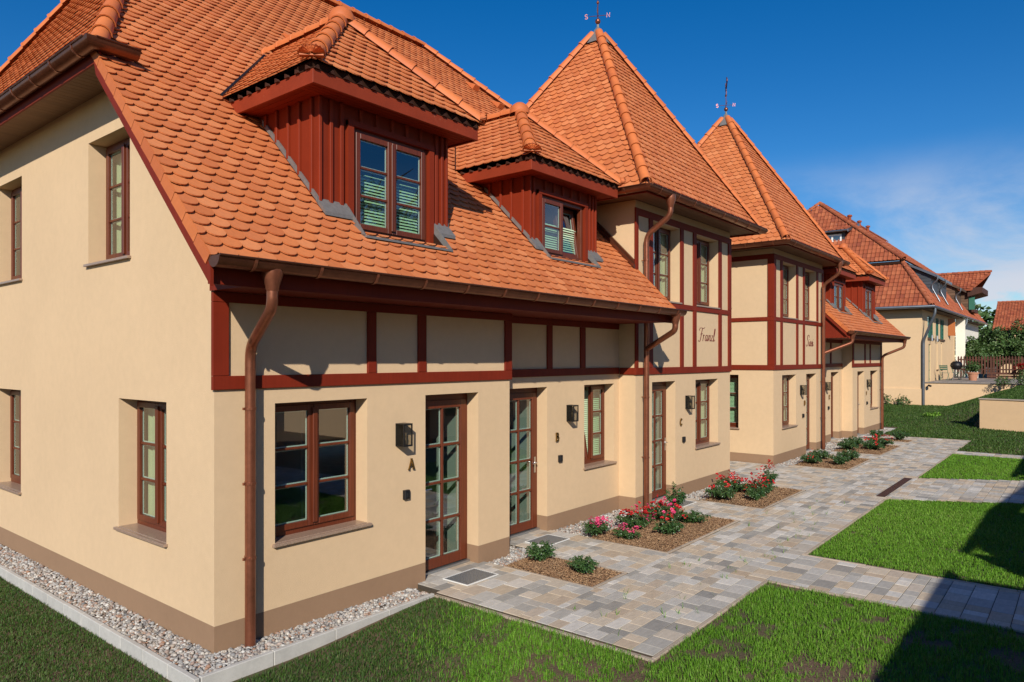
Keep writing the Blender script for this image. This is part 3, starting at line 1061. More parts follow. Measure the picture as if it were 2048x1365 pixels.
    tile_face((xl, yb_, ez - 0.02), (0, -1, 0), (hw, 0, zr - ez), P, D, store)
    tile_face((xr, yb_, ez - 0.02), (0, -1, 0), (-hw, 0, zr - ez), P, D, store)
    ridge_line((xl + 0.03, yl + 0.03, ez + 0.02), (xc, ya, zr), D)
    ridge_line((xr - 0.03, yl + 0.03, ez + 0.02), (xc, ya, zr), D)
    ridge_line((xc, yr_ - 0.05, zr), (xc, ya, zr), D)
    q = MB(); q.lathe([(0.17, -0.07), (0.165, 0.0), (0.13, 0.07), (0.07, 0.115), (0.0, 0.13)], (xc, ya, zr + 0.03), 16)
    q.build('ridge_cap', 'ridge', D, smooth=True)
    for xx, s in ((xl, -1), (xr, 1)):
        shell_ornament((xx - s * 0.015, yl + 0.015, ez + 0.045), (s * 0.72, -0.7, 0), D)
    # valley flashing
    for xx, s in ((xl, 1), (xr, -1)):
        q = MB()
        p0 = Vector((xx - s * 0.02, yv - 0.02, ez + 0.01)); p1 = Vector((xc, yr_, zr + 0.01))
        d = (p1 - p0); w = Vector((-s, -0.1, 0.0)) * 0.07 + Vector((0, 0, 0.012))
        w = w * 0.42
        q.hexa([p0, p1, p1 + w, p0 + w, p0 + Vector((0, 0, 0.012)), p1 + Vector((0, 0, 0.012)), p1 + w + Vector((0, 0, 0.012)), p0 + w + Vector((0, 0, 0.012))])
        q.build('valley_flashing', 'dark_metal', D)
    # flashing round the foot
    q = MB()
    for (a, c) in ((x0 - 0.02, wu[0] - 0.09), (wu[1] + 0.09, x1 + 0.02)):
        q.hexa([(a, yf - 0.15, 4.415 + yf - 0.15), (c, yf - 0.15, 4.415 + yf - 0.15), (c, yf + 0.02, zb + 0.05), (a, yf + 0.02, zb + 0.05),
                (a, yf - 0.15, 4.455 + yf - 0.15), (c, yf - 0.15, 4.455 + yf - 0.15), (c, yf + 0.02, zb + 0.105), (a, yf + 0.02, zb + 0.105)])
    yn = wu[2] - 4.4 - 0.02
    q.hexa([(wu[0] - 0.09, yn - 0.10, wu[2] - 0.10), (wu[1] + 0.09, yn - 0.10, wu[2] - 0.10), (wu[1] + 0.09, yf, wu[2] - 0.02), (wu[0] - 0.09, yf, wu[2] - 0.02),
            (wu[0] - 0.09, yn - 0.10, wu[2] - 0.075), (wu[1] + 0.09, yn - 0.10, wu[2] - 0.075), (wu[1] + 0.09, yf, wu[2] + 0.005), (wu[0] - 0.09, yf, wu[2] + 0.005)])
    for u in (wu[0] - 0.09, wu[1] + 0.09):
        q.prism([(yn - 0.08, wu[2] - 0.07), (yf, wu[2] - 0.02), (yf, 4.46 + yf), (yf - 0.02, 4.46 + yf)], lambda a, d, z, u=u: (u + d, a, z), -0.01, 0.01)
    for xx, s in ((x0, -1), (x1, 1)):
        q.prism([(yf - 0.02, 4.415 + yf), (yf - 0.02, 4.475 + yf), (yt - 0.3, yt - 0.3 + 4.475), (yt - 0.3, yt - 0.3 + 4.415)], lambda a, d, z, xx=xx, s=s: (xx + s * d, a, z), 0.004, 0.03)
    q.build('flashing', 'lead', D)
    W = window(D if False else house, mF(yf), wu[0], wu[1], wu[2], wu[3], 0.0, 2, rows, False, fill, tilt, 0.62)
    return D

def build_house(label, mir):
    CTX['mir'] = mir
    H = thing('house', (6, 5, 0), label, 'house', None)
    st = 'stucco'
    store = []
    # ---- walls
    wall2(H, 'wall', mF(0), rect(0, XA, 0.232, 3.39), [(0.64, 1.82, 0.885, 2.30)], 0.21, st, [(2.73, 3.71, 2.30)])
    wall2(H, 'wall', mF(REC), rect(XA, XB, 0.232, 3.39), [(6.81, 7.79, 0.885, 2.30)], 0.21, st, [(4.76, 5.74, 2.30)])
    wall2(H, 'wall', mF(0), rect(XB, XT, 0.232, 5.63), [(10.485, 11.64, 0.90, 2.31), (8.61, 9.745, 3.875, 5.345), (10.51, 11.63, 3.875, 5.345)], 0.21, st, [(8.59, 9.56, 2.31)])
    wall2(H, 'wall', mXpos(XA), rect(0, REC, 0.232, 3.39), [], 0.2, st)
    wall2(H, 'wall', mXneg(XB), rect(0, 4.5, 0.232, 5.63), [], 0.2, st)
    wall2(H, 'wall', mXpos(XT), rect(0, YD, 0.232, 5.63), [(0.932, 1.9, 0.89, 2.32)], 0.21, st)
    wall2(H, 'wall', mXneg(0), [(0, 0.232), (YD, 0.232), (YD, 4.25), (9.42, 5.88), (1.60, 5.88), (0, 4.27)],
          [(0.96, 2.11, 0.86, 2.305), (5.38, 6.53, 0.86, 2.305), (1.82, 2.97, 3.885, 5.34), (5.34, 6.49, 3.885, 5.34)], 0.21, st)
    wall2(H, 'wall', mF(YD), rect(0, XT, 0.232, 4.2), [], 0.2, st)
    # ---- plinth
    zp0 = -0.25
    wall2(H, 'plinth', mF(0), rect(0, XA, zp0, 0.232), [], 0.21, 'plinth', [(2.73, 3.71, 2.3)])
    wall2(H, 'plinth', mF(REC), rect(XA, XB, zp0, 0.232), [], 0.21, 'plinth', [(4.76, 5.74, 2.3)])
    wall2(H, 'plinth', mF(0), rect(XB, XT, zp0, 0.232), [], 0.21, 'plinth', [(8.59, 9.56, 2.31)])
    wall2(H, 'plinth', mXpos(XA), rect(0, REC, zp0, 0.232), [], 0.2, 'plinth')
    wall2(H, 'plinth', mXneg(XB), rect(0, REC, zp0, 0.232), [], 0.2, 'plinth')
    wall2(H, 'plinth', mXpos(XT), rect(0, YD, zp0, 0.232), [], 0.2, 'plinth')
    wall2(H, 'plinth', mXneg(0), rect(0, YD, zp0, 0.232), [], 0.2, 'plinth')
    # ---- windows and doors
    D_ = 0.2
    window(H, mF(0), 0.64, 1.82, 0.885, 2.30, D_, 2, 3, True, 'none')
    window(H, mF(REC), 6.81, 7.79, 0.885, 2.30, D_, 2, 3, True, 'both', 0 if not mir else None)
    window(H, mF(0), 10.485, 11.64, 0.90, 2.31, D_, 2, 3, True, 'sheer')
    window(H, mF(0), 8.61, 9.745, 3.875, 5.345, D_, 2, 3, True, 'sheer')
    window(H, mF(0), 10.51, 11.63, 3.875, 5.345, D_, 2, 3, True, 'sheer')
    window(H, mXneg(0), 0.96, 2.11, 0.86, 2.305, D_, 2, 3, True, 'sheer')
    window(H, mXneg(0), 5.38, 6.53, 0.86, 2.305, D_, 2, 3, True, 'sheer')
    window(H, mXneg(0), 1.82, 2.97, 3.885, 5.34, D_, 2, 3, True, 'sheer')
    window(H, mXneg(0), 5.34, 6.49, 3.885, 5.34, D_, 2, 3, True, 'sheer')
    window(H, mXpos(XT), 0.932, 1.9, 0.89, 2.32, D_, 1, 3, True, 'blind')
    for m, a, b, t in ((mF(0), 2.73, 3.71, 2.30), (mF(REC), 4.76, 5.74, 2.30), (mF(0), 8.59, 9.56, 2.31)):
        door(H, m, a, b, t, D_, 1 if not (m is None) and a != 2.73 else -1)
    # ---- half timbering
    f0, fr = mF(0), mF(REC)
    beam(H, f0, -0.028, XA + 0.028, 2.456, 2.586)
    beam(H, f0, -0.028, XA + 0.028, 3.285, 3.384)
    for a, b in ((-0.028, 0.136), (1.812, 1.935), (2.593, 2.727), (4.251, 4.398)):
        beam(H, f0, a, b, 2.588, 3.283, name='timber_post')
    mg = mXneg(0)
    beam(H, fr, XA + 0.03, XB - 0.03, 2.470, 2.590)
    beam(H, fr, XA + 0.03, XB - 0.03, 3.285, 3.384)
    for a, b in ((5.719, 5.856), (6.671, 6.819)):
        beam(H, fr, a, b, 2.592, 3.283, name='timber_post')
    ms = mXneg(XB)
    beam(H, ms, 0.004, REC - 0.03, 2.460, 2.586)
    for z0, z1 in ((2.456, 2.586), (3.742, 3.845), (5.362, 5.487)):
        beam(H, f0, XB - 0.028, XT + 0.028, z0, z1)
    TP = ((XB - 0.028, 8.034), (8.453, 8.589), (9.755, 9.889), (10.345, 10.488), (11.650, 11.796), (12.177, XT + 0.028))
    for a, b in TP:
        beam(H, f0, a, b, 2.588, 3.740, name='timber_post')
        beam(H, f0, a, b, 3.847, 5.360, name='timber_post')
    mo = mXpos(XT)
    for z0, z1 in ((2.456, 2.586), (3.742, 3.845), (5.362, 5.487)):
        beam(H, mo, 0.004, 4.3, z0, z1)
    for a, b in ((0.004, 0.145), (4.15, 4.3)):
        beam(H, mo, a, b, 2.588, 3.740, name='timber_post')
        beam(H, mo, a, b, 3.847, 5.360, name='timber_post')
    # ---- main roof
    N = Vector((0, -1, 1)).normalized()
    q2 = math.sqrt(2)
    Om = Vector((0, EY, EZ)) - N * 0.030
    Sm = Vector((0, 1, 1)).normalized()
    XH, XR = 1.8, 7.95
    s_of = lambda y: (y - EY) * q2
    def pm(u, d, z):
        p = Om + Vector((u, 0, 0)) + Sm * z - N * d
        return tuple(p)
    hipx = lambda y: XR + (YR - y) * 1.15
    rf = MB()
    decks = [[(-0.43, 0.02), (7.962, 0.02), (7.962, s_of(YR)), (XH, s_of(YR)), (-0.43, s_of(1.55))]]
    for nn_ in ([(1.53, s_of(-0.24)), (2.82, s_of(-0.24)), (2.82, s_of(0.9)), (1.53, s_of(0.9))], [(5.16, s_of(-0.06)), (6.48, s_of(-0.06)), (6.48, s_of(0.9)), (5.16, s_of(0.9))]):
        decks = subtract(decks, edges_of(nn_))
    for dk in decks:
        rf.prism(dk, pm, 0.004, 0.12)
    rf.prism([(XB, s_of(2.3)), (hipx(2.3), s_of(2.3)), (XR + 0.02, s_of(YR))], pm, 0.004, 0.12)
    zc0 = 4.4 - 0.05
    hx0 = -0.45
    yh = 1.55
    rf.face([(hx0, yh, zc0 + yh), (hx0, YD - yh, zc0 + yh), (XH, YR, ZR - 0.05)])
    rf.face([(XH, YR, ZR - 0.05), (hx0, YD - yh, zc0 + yh), (hx0, YD + 0.8, zc0 - 0.8), (hipx(1.2), YD + 0.8, zc0 - 0.8), (hipx(1.2), YD - 1.2, zc0 + 1.2), (XR, YR, ZR - 0.05)])
    rf.face([(XR, YR, ZR - 0.05), (hipx(1.2), YD - 1.2, zc0 + 1.2), (hipx(1.2), 1.2, zc0 + 1.2)])
    roof = rf.build('roof', 'roof_deck', H)
    # dormer footprints and the notches in front of their windows
    d1 = dict(x0=1.16, x1=3.09, yf=0.0, ex0=0.88, ex1=3.37, ey=-0.30, fz0=5.54, fz1=5.69, ya=0.87)
    d2 = dict(x0=4.96, x1=6.78, yf=0.11, ex0=4.66, ex1=7.055, ey=-0.17, fz0=5.47, fz1=5.62, ya=1.0)
    holes = []
    for d, w in ((d1, (1.60, 2.75, 4.15, 5.33)), (d2, (5.23, 6.41, 4.33, 5.25))):
        d['w'] = w
        xc = (d['x0'] + d['x1']) / 2
        holes.append([(d['x0'] + 0.02, s_of(d['yf'] + 0.02)), (d['x1'] - 0.02, s_of(d['yf'] + 0.02)), (d['x1'] - 0.02, s_of(1.55)), (xc, s_of(2.3)), (d['x0'] + 0.02, s_of(1.55))])
        holes.append([(w[0] - 0.09, s_of(w[2] - 4.4 - 0.02)), (w[1] + 0.09, s_of(w[2] - 4.4 - 0.02)), (w[1] + 0.09, s_of(d['yf'] + 0.05)), (w[0] - 0.09, s_of(d['yf'] + 0.05))])
    tile_face(Om, (1, 0, 0), Sm, [(-0.455, 0), (7.972, 0), (7.972, s_of(YR)), (XH, s_of(YR)), (-0.455, s_of(1.56))], roof, store, holes)
    tile_face(Om, (1, 0, 0), Sm, [(7.9, s_of(2.3)), (hipx(2.3), s_of(2.3)), (XR, s_of(YR))], roof, store)
    # left hip
    Sh = Vector((XH - hx0, 0, ZR - 4.4 - yh)).normalized()
    Lh = math.hypot(XH - hx0, ZR - 4.4 - yh)
    tile_face((hx0, yh, 4.4 + yh - 0.03), (0, 1, 0), Sh, [(0, 0), (YD - 2 * yh, 0), (YR - yh, Lh)], roof, store)
    ridge_line((hx0 + 0.03, yh + 0.03, 4.4 + yh + 0.03), (XH, YR, ZR + 0.02), roof)
    ridge_line((hx0 + 0.03, YD - yh - 0.03, 4.4 + yh + 0.03), (XH, YR, ZR + 0.02), roof)
    ridge_line((XH, YR, ZR + 0.03), (XR, YR, ZR + 0.03), roof)
    ridge_line((hipx(2.3), 2.3, 6.73), (XR, YR, ZR + 0.02), roof)
    # roof vents close to the right hip and the dormer ridge
    for (x, y) in ((8.55, 4.55), (8.95, 4.15), (3.05, 3.35)):
        q = MB()
        c = Vector((x, y, 4.4 + y))
        def pv(u, d, z, c=c):
            return tuple(c + Vector((u, 0, 0)) + Sm * z + N * d)
        q.hexa([pv(-0.11, 0, -0.16), pv(0.11, 0, -0.16), pv(0.11, 0, 0.16), pv(-0.11, 0, 0.16), pv(-0.09, 0.13, -0.14), pv(0.09, 0.13, -0.14), pv(0.07, 0.02, 0.15), pv(-0.07, 0.02, 0.15)])
        q.build('roof_vent', 'ridge', roof, bevel=0.03)
    # verge: clay flaps over a red barge board
    vb = MB()
    vb.mbox(lambda u, d, z: (u, z, d), -0.012, 0.006, -0.065, 0.034, 0.0, 0.275)
    vm = bpy.data.meshes.new('verge_tile'); vm.from_pydata(vb.v, [], vb.f); vm.attributes.new('tint', 'FLOAT', 'FACE'); vm.materials.append(MATS['ridge'])
    n = int((s_of(1.50)) / (2 * TE))
    for k in range(n + 1):
        o_ = Vector((-0.455, 0, 0)) + Vector((0, EY, EZ)) - N * 0.03 + Sm * (k * 2 * TE)
        Sx = (Sm - N * 0.05)
        m = Matrix(((1, 0, 0, o_.x), (0, Sx.y, N.y, o_.y), (0, Sx.z, N.z, o_.z), (0, 0, 0, 1)))
        place('verge_tile', vm, m, roof)
    q = MB()
    q.prism([(EY, 3.56), (EY, 3.345), (1.52, 5.66), (1.62, 5.95)], lambda u, d, z: (-0.458 + d, u, z), 0, 0.028)
    q.build('barge_board', 'red_beam', H)
    # eave
    q = MB(); q.bevel_box(mF(-0.72), -0.425, 7.985, 0, 0.025, 3.372, 3.575, 0.003); q.build('fascia', 'red_beam', H)
    for k in range(8):
        ya_ = -0.69 + k * 0.13
        y0_, y1_ = ya_ + 0.002, min(ya_ + 0.126, 0.34)
        q = MB(); q.box(-0.02 if y1_ < 0 else XA + 0.004, 7.96 if ya_ > -0.1 else 7.985, y0_, y1_, 3.386, 3.402, random.random()); q.build('soffit_plank', 'red_beam', H)
    q = MB()
    q.prism([(EY, 3.56), (EY, 3.345), (-0.004, 4.14), (-0.004, 4.36)], lambda u, d, z: (7.976 + d, u, z), 0, 0.026)
    q.prism([(-0.69, 3.404), (-0.69, 3.56), (-0.004, 4.22), (-0.004, 3.404)], lambda u, d, z: (7.90 + d, u, z), 0, 0.02)
    for k in range(4):
        o_ = Vector((8.006, 0, 0)) + Vector((0, EY, EZ)) - N * 0.03 + Sm * (k * 2 * TE)
        Sx = (Sm - N * 0.05)
        place('verge_tile', vm, Matrix(((1, 0, 0, o_.x), (0, Sx.y, N.y, o_.y), (0, Sx.z, N.z, o_.z), (0, 0, 0, 1))), roof)
    q.prism([(-0.69, 3.385), (0.0, 3.385), (0.0, 4.22), (-0.69, 3.56)], lambda u, d, z: (-0.045 + d, u, z), 0, 0.02)
    q.build('barge_board', 'red_beam', H)
    gutter(H, [(-0.46, EY - 0.055, EZ - 0.008), (8.09, EY - 0.055, EZ - 0.013)])
    # hip eave: gutter that turns the corner, fascia, soffit boards
    hz = 4.4 + yh + 0.02
    gutter(H, [(-0.53, YD - 1.45, hz), (-0.53, 1.40, hz), (-0.10, 1.40, hz)])
    q = MB(); q.box(-0.455, -0.43, 1.45, YD - 1.45, 5.79, 5.985); q.build('fascia', 'red_beam', H)
    for k in range(72):
        y = 1.62 + k * 0.108
        q = MB(); q.box(-0.43, 0.0, y, y + 0.102, 5.86, 5.88, random.random()); q.build('soffit_plank', 'soffit', H)
    # stepped flashing where the roof meets the tower
    q = MB()
    q.prism([(0.0, 4.40), (0.0, 4.53), (1.3, 5.83), (1.3, 5.70)], lambda u, d, z: (XB - d, u, z), 0.0, 0.045)
    q.prism([(-0.02, 4.385), (-0.02, 4.45), (1.3, 5.77), (1.3, 5.70)], lambda u, d, z: (XB - d, u, z), 0.045, 0.10)
    q.build('flashing', 'copper', H)
    # ---- dormers
    dormer(H, roof, store, wu=d1['w'], rows=3, battF=[(1.31, 0.04), (1.45, 0.045), (2.90, 0.045), (3.0, 0.04), (1.17, 0.035), (3.08, 0.035)], batts=[0.10, 0.326, 0.535, 0.761, 0.98], tilt=None, fill='blind', **{k: d1[k] for k in ('x0', 'x1', 'yf', 'ex0', 'ex1', 'ey', 'fz0', 'fz1', 'ya')})
    dormer(H, roof, store, wu=d2['w'], rows=2, battF=[(5.06, 0.04), (6.58, 0.04), (6.68, 0.035), (4.97, 0.035), (6.77, 0.035)], batts=[0.10, 0.326, 0.535, 0.761], tilt=(1 if not mir else None), fill='blind', **{k: d2[k] for k in ('x0', 'x1', 'yf', 'ex0', 'ex1', 'ey', 'fz0', 'fz1', 'ya')})
    # ---- tower roof
    xl, xr, yl = 7.465, 12.81, -0.50
    hw = (xr - xl) / 2
    xc, yc, zt, ze = (xl + xr) / 2, yl + hw, 10.12, 5.73
    dz = zt - ze
    tr = MB()
    cs = [(xl, yl), (xr, yl), (xr, yl + 2 * hw), (xl, yl + 2 * hw)]
    for i in range(4):
        a, b = cs[i], cs[(i + 1) % 4]
        tr.face([(a[0], a[1], ze - 0.04), (b[0], b[1], ze - 0.04), (xc, yc, zt - 0.05)])
    TR = tr.build('tower_roof', 'roof_deck', H)
    L = math.hypot(hw, dz)
    tri = [(0, 0), (2 * hw, 0), (hw, L)]
    tile_face((xl, yl, ze - 0.03), (1, 0, 0), (0, hw, dz), tri, TR, store)
    tile_face((xl, yl, ze - 0.03), (0, 1, 0), (hw, 0, dz), tri, TR, store)
    tile_face((xr, yl, ze - 0.03), (0, 1, 0), (-hw, 0, dz), tri, TR, store)
    top = Vector((xc, yc, zt - 0.25))
    for a in cs:
        ridge_line((a[0] + (xc - a[0]) * 0.012, a[1] + (yc - a[1]) * 0.012, ze + 0.05), (xc + (a[0] - xc) * 0.035, yc + (a[1] - yc) * 0.035, zt - dz * 0.035 + 0.02), TR)
    cp = MB()
    prof = [(0.30, -0.36), (0.27, -0.33), (0.10, -0.03), (0.03, 0.06), (0.025, 0.12)]
    rings = []
    for r_, z_ in prof:
        b = len(cp.v)
        for j in range(8):
            a = math.pi / 8 + j * math.pi / 4
            cp.v.append((xc + r_ * math.cos(a), yc + r_ * math.sin(a), zt + z_))
        rings.append(b)
    for i in range(len(rings) - 1):
        for j in range(8):
            j2 = (j + 1) % 8
            cp.f.append((rings[i] + j, rings[i] + j2, rings[i + 1] + j2, rings[i + 1] + j)); cp.t.append(0)
    cp.build('tower_cap', 'lead', TR)
    # eave of the tower
    for k in range(4):
        y = yl + 0.03 + k * 0.118
        q = MB(); q.box(xl + 0.02, xr - 0.02, y, y + 0.113, 5.635, 5.652, random.random()); q.build('soffit_plank', 'soffit_shaded', H)
    for k in range(4):
        for x in (xl + 0.03 + k * 0.118, xr - 0.03 - (k + 1) * 0.118):
            q = MB(); q.box(x, x + 0.113, 0.004, 4.4, 5.635, 5.652, random.random()); q.build('soffit_plank', 'soffit_shaded', H)
    q = MB(); q.box(xl + 0.01, xr - 0.01, yl + 0.005, yl + 0.03, 5.60, 5.72); q.build('fascia', 'red_beam', H)
    q = MB(); q.box(xl + 0.01, xl + 0.035, yl + 0.03, 4.6, 5.60, 5.72); q.build('fascia', 'red_beam', H)
    q = MB(); q.box(xr - 0.035, xr - 0.01, yl + 0.03, 4.6, 5.60, 5.72); q.build('fascia', 'red_beam', H)
    gutter(H, [(xl - 0.055, 1.15, 5.715), (xl - 0.055, yl - 0.055, 5.715), (xr + 0.055, yl - 0.055, 5.715), (xr + 0.055, 4.4, 5.715)])
    # ---- downpipes
    downpipe(H, [(0.09, -0.83, 3.42), (0.09, -0.83, 3.20), (0.31, -0.10, 2.86), (0.31, -0.10, -0.06)], (0.09, -0.83, 3.54), clips=[(0.31, -0.10, z) for z in (0.83, 1.55, 2.27)])
    downpipe(H, [(8.22, -0.565, 5.55), (8.22, -0.565, 5.32), (8.19, -0.10, 5.0), (8.19, -0.10, 0.0)], (8.22, -0.565, 5.65), clips=[(8.19, -0.10, z) for z in (0.95, 2.05, 4.55)])
    downpipe(H, [(7.86, -0.835, 3.42), (7.86, -0.835, 3.24), (8.17, -0.12, 2.93)], (7.86, -0.835, 3.54))
    finish_tiles(store, H, roof)
    CTX['mir'] = False
    return H

H1 = build_house('nearest cream half-timbered house with orange tiled roof, two red dormers and a tower lettered Franzl', False)
H2 = build_house('farther cream half-timbered house, mirror twin beyond the passage, its tower lettered Sissi', True)

# ------------------------------------------------------------------ things on the house walls
def wall_lamp():
    t = thing('wall_lamp', (0, 0, 0), 'x', 'lamp', 'box lanterns beside the doors')
    w, d, h = 0.068, 0.15, 0.27
    b = MB()
    e = 0.007
    b.box(-w, w, -0.012, 0, 0, h)
    b.box(-w, w, -d, 0, h - 0.008, h); b.box(-w, w, -d, 0, 0, 0.008)
    for x in (-w, w - 2 * e):
        b.box(x, x + 2 * e, -d, -d + 2 * e, 0.008, h - 0.008)
    b.box(-w, w, -d, -d + 2 * e, h - 0.02, h - 0.008); b.box(-w, w, -d, -d + 2 * e, 0.008, 0.02)
    b.build('lamp_frame', 'dark_metal', t)
    for xg in (-w + 0.001, w - 0.004):
        g = MB()
        g.box(xg, xg + 0.003, -d + 2 * e, -0.012, 0.008, h - 0.008)
        g.build('lamp_glass', 'lamp_glass', t)
    s = MB(); s.lathe([(0.02, 0.008), (0.02, 0.07), (0.014, 0.075)], (0, -0.075, 0), 10); s.build('socket', 'dark_metal', t)
    bb = MB(); bb.lathe([(0.013, 0.072), (0.03, 0.11), (0.033, 0.135), (0.022, 0.165), (0, 0.175)], (0, -0.075, 0), 12)
    bb.build('bulb', 'lamp_glass', t, smooth=True)
    return t
def doorbell():
    t = thing('doorbell', (0, 0, 0), 'x', 'doorbell', 'black door bell boxes beside the doors')
    b = MB(); b.bevel_box(lambda u, d, z: (u, d, z), -0.042, 0.042, -0.045, 0, -0.055, 0.055, 0.010); b.build('housing', 'black', t)
    c = MB(); c.bevel_box(lambda u, d, z: (u, d, z), -0.022, 0.022, -0.052, -0.045, -0.03, 0.03, 0.004); c.build('button', 'dark_metal', t)
    return t
lamp0, bell0 = wall_lamp(), doorbell()
lamp_kids, bell_kids = list(lamp0.children), list(bell0.children)
M_ = lambda x: MIRX - x
LET = 'ABCDEF'
spots = [  # lamp x, lamp z, y, letter x, bell x
    (2.31, 1.715, 0.0, 2.475, 2.40, 'A', 'left of the nearest door, over the letter A'),
    (6.345, 1.715, REC, 5.99, 6.08, 'B', 'over the letter B, between the door and the half open window'),
    (10.07, 1.73, 0.0, 9.77, 9.90, 'C', 'right of the nearer tower door, by the letter C'),
    (M_(10.07), 1.73, 0.0, M_(9.77), M_(9.90), 'D', 'on the farther tower, left of its door, above the letter D'),
    (M_(6.345), 1.715, REC, M_(5.99), M_(6.08), 'E', 'past the farther tower, by the letter E'),
    (M_(2.31), 1.715, 0.0, M_(2.475), M_(2.40), 'F', 'beside the last window, by the letter F'),
]
for i, (lx, lz, y, tx, bx, ch, where) in enumerate(spots):
    o = lamp0 if i == 0 else copy_tree(lamp0, None, lamp_kids)
    o.location = (lx, y, lz)
    o['label'] = 'black box wall lantern ' + where
    o = bell0 if i == 0 else copy_tree(bell0, None, bell_kids)
    o.location = (bx, y, 1.12)
    o['label'] = 'small black door bell box beneath the letter ' + ch

def stroke(mb, pts, w, m, d=0.006, closed=False, wmin=None):
    """flat brush stroke along (u, z) points, given a little depth"""
    n = len(pts)
    P = [Vector((p[0], p[1])) for p in pts]
    L = []; Rr = []
    for i in range(n):
        t_ = (P[min(i + 1, n - 1)] - P[max(i - 1, 0)])
        if t_.length < 1e-9:
            t_ = Vector((1, 0))
        t_.normalize()
        nn = Vector((-t_.y, t_.x))
        ww = w
        if wmin is not None:      # pen: thick on down strokes, thin on up strokes
            ww = wmin + (w - wmin) * abs(t_.y) ** 1.3 * (1.0 if t_.y < 0 else 0.55)
        if i in (0, n - 1) and wmin is not None:
            ww *= 0.6
        L.append(P[i] + nn * ww / 2); Rr.append(P[i] - nn * ww / 2)
    for i in range(n - 1):
        q = [L[i], L[i + 1], Rr[i + 1], Rr[i]]
        mb.hexa([m(a.x, 0.0, a.y) for a in q] + [m(a.x, -d, a.y) for a in q])
def smooth(pts, n=8):
    P = [Vector((p[0], p[1])) for p in pts]
    res = []
    for i in range(len(P) - 1):
        p0 = P[max(i - 1, 0)]; p1 = P[i]; p2 = P[i + 1]; p3 = P[min(i + 2, len(P) - 1)]
        for k in range(n):
            t_ = k / n
            res.append(0.5 * ((2 * p1) + (p2 - p0) * t_ + (2 * p0 - 5 * p1 + 4 * p2 - p3) * t_ ** 2 + (3 * p1 - p0 - 3 * p2 + p3) * t_ ** 3))
    res.append(P[-1])
    return [(p.x, p.y) for p in res]
def arc(cx, cz, rx, rz, a0, a1, n=12):
    return [(cx + rx * math.cos(R(a0 + (a1 - a0) * i / n)), cz + rz * math.sin(R(a0 + (a1 - a0) * i / n))) for i in range(n + 1)]
GLY = {
    'A': ([[(0.05, 0), (0.5, 1)], [(0.27, 0.34), (0.72, 0.34)]], [[(0.5, 1), (0.92, 0)]], [[(-0.06, 0), (0.2, 0)], [(0.72, 0), (1.06, 0)], [(0.32, 0.98), (0.55, 0.98)]]),
    'B': ([], [[(0.16, 0), (0.16, 1)], [(0.16, 0.98), (0.45, 0.98)] + arc(0.45, 0.76, 0.28, 0.22, 90, -90) + [(0.16, 0.54)], [(0.16, 0.54), (0.5, 0.54)] + arc(0.5, 0.27, 0.34, 0.26, 90, -90) + [(0.16, 0.01)]], [[(0, 0), (0.3, 0)], [(0, 1), (0.3, 1)]]),
    'C': ([], [arc(0.5, 0.5, 0.42, 0.5, 42, 318, 20)], [[(0.8, 0.98), (0.8, 0.74)]]),
    'D': ([], [[(0.16, 0), (0.16, 1)], [(0.16, 0.98), (0.4, 0.98)] + arc(0.4, 0.5, 0.45, 0.48, 90, -90) + [(0.16, 0.02)]], [[(0, 0), (0.3, 0)], [(0, 1), (0.3, 1)]]),
    'E': ([[(0.16, 0.52), (0.6, 0.52)]], [[(0.16, 0), (0.16, 1)], [(0.1, 0.97), (0.8, 0.97)], [(0.1, 0.03), (0.85, 0.03)]], [[(0.6, 0.64), (0.6, 0.4)], [(0.8, 1), (0.8, 0.8)], [(0.85, 0.2), (0.85, 0)]]),
    'F': ([[(0.16, 0.52), (0.6, 0.52)]], [[(0.16, 0), (0.16, 1)], [(0.1, 0.97), (0.8, 0.97)]], [[(0.6, 0.64), (0.6, 0.4)], [(0.8, 1), (0.8, 0.8)], [(0, 0), (0.34, 0)]]),
}
for i, (lx, lz, y, tx, bx, ch, where) in enumerate(spots):
    h, w = 0.125, 0.095
    mb = MB()
    m = lambda u, d, z: (tx - w / 2 + u * w, y - 0.018 + d, 1.42 + z * h)
    thin, thick, ser = GLY[ch]
    # build in unit space, so widths are scaled too
    for grp, ww in ((thin, 0.09), (thick, 0.19), (ser, 0.07)):
        for s_ in grp:
            stroke(mb, s_, ww, m, 0.016)
    for s_ in ((0.2, 0.1), (0.5, 0.9)):
        pass
    o = mb.build('house_letter', 'brass' if ch != 'D' else 'brass')
    tag(o, 'brass capital letter %s fixed to the cream wall' % ch, 'letter')

def sign(name, label, strokes, x0, z0, sc, w, wmin, xs=1.0):
    mb = MB()
    m = lambda u, d, z: (x0 + u * sc * xs + z * sc * 0.22, -0.001 + d, z0 + z * sc)
    for s_ in strokes:
        stroke(mb, smooth(s_), w, m, 0.005, wmin=wmin)
    o = mb.build(name, 'sign_red')
    return tag(o, label, 'sign')
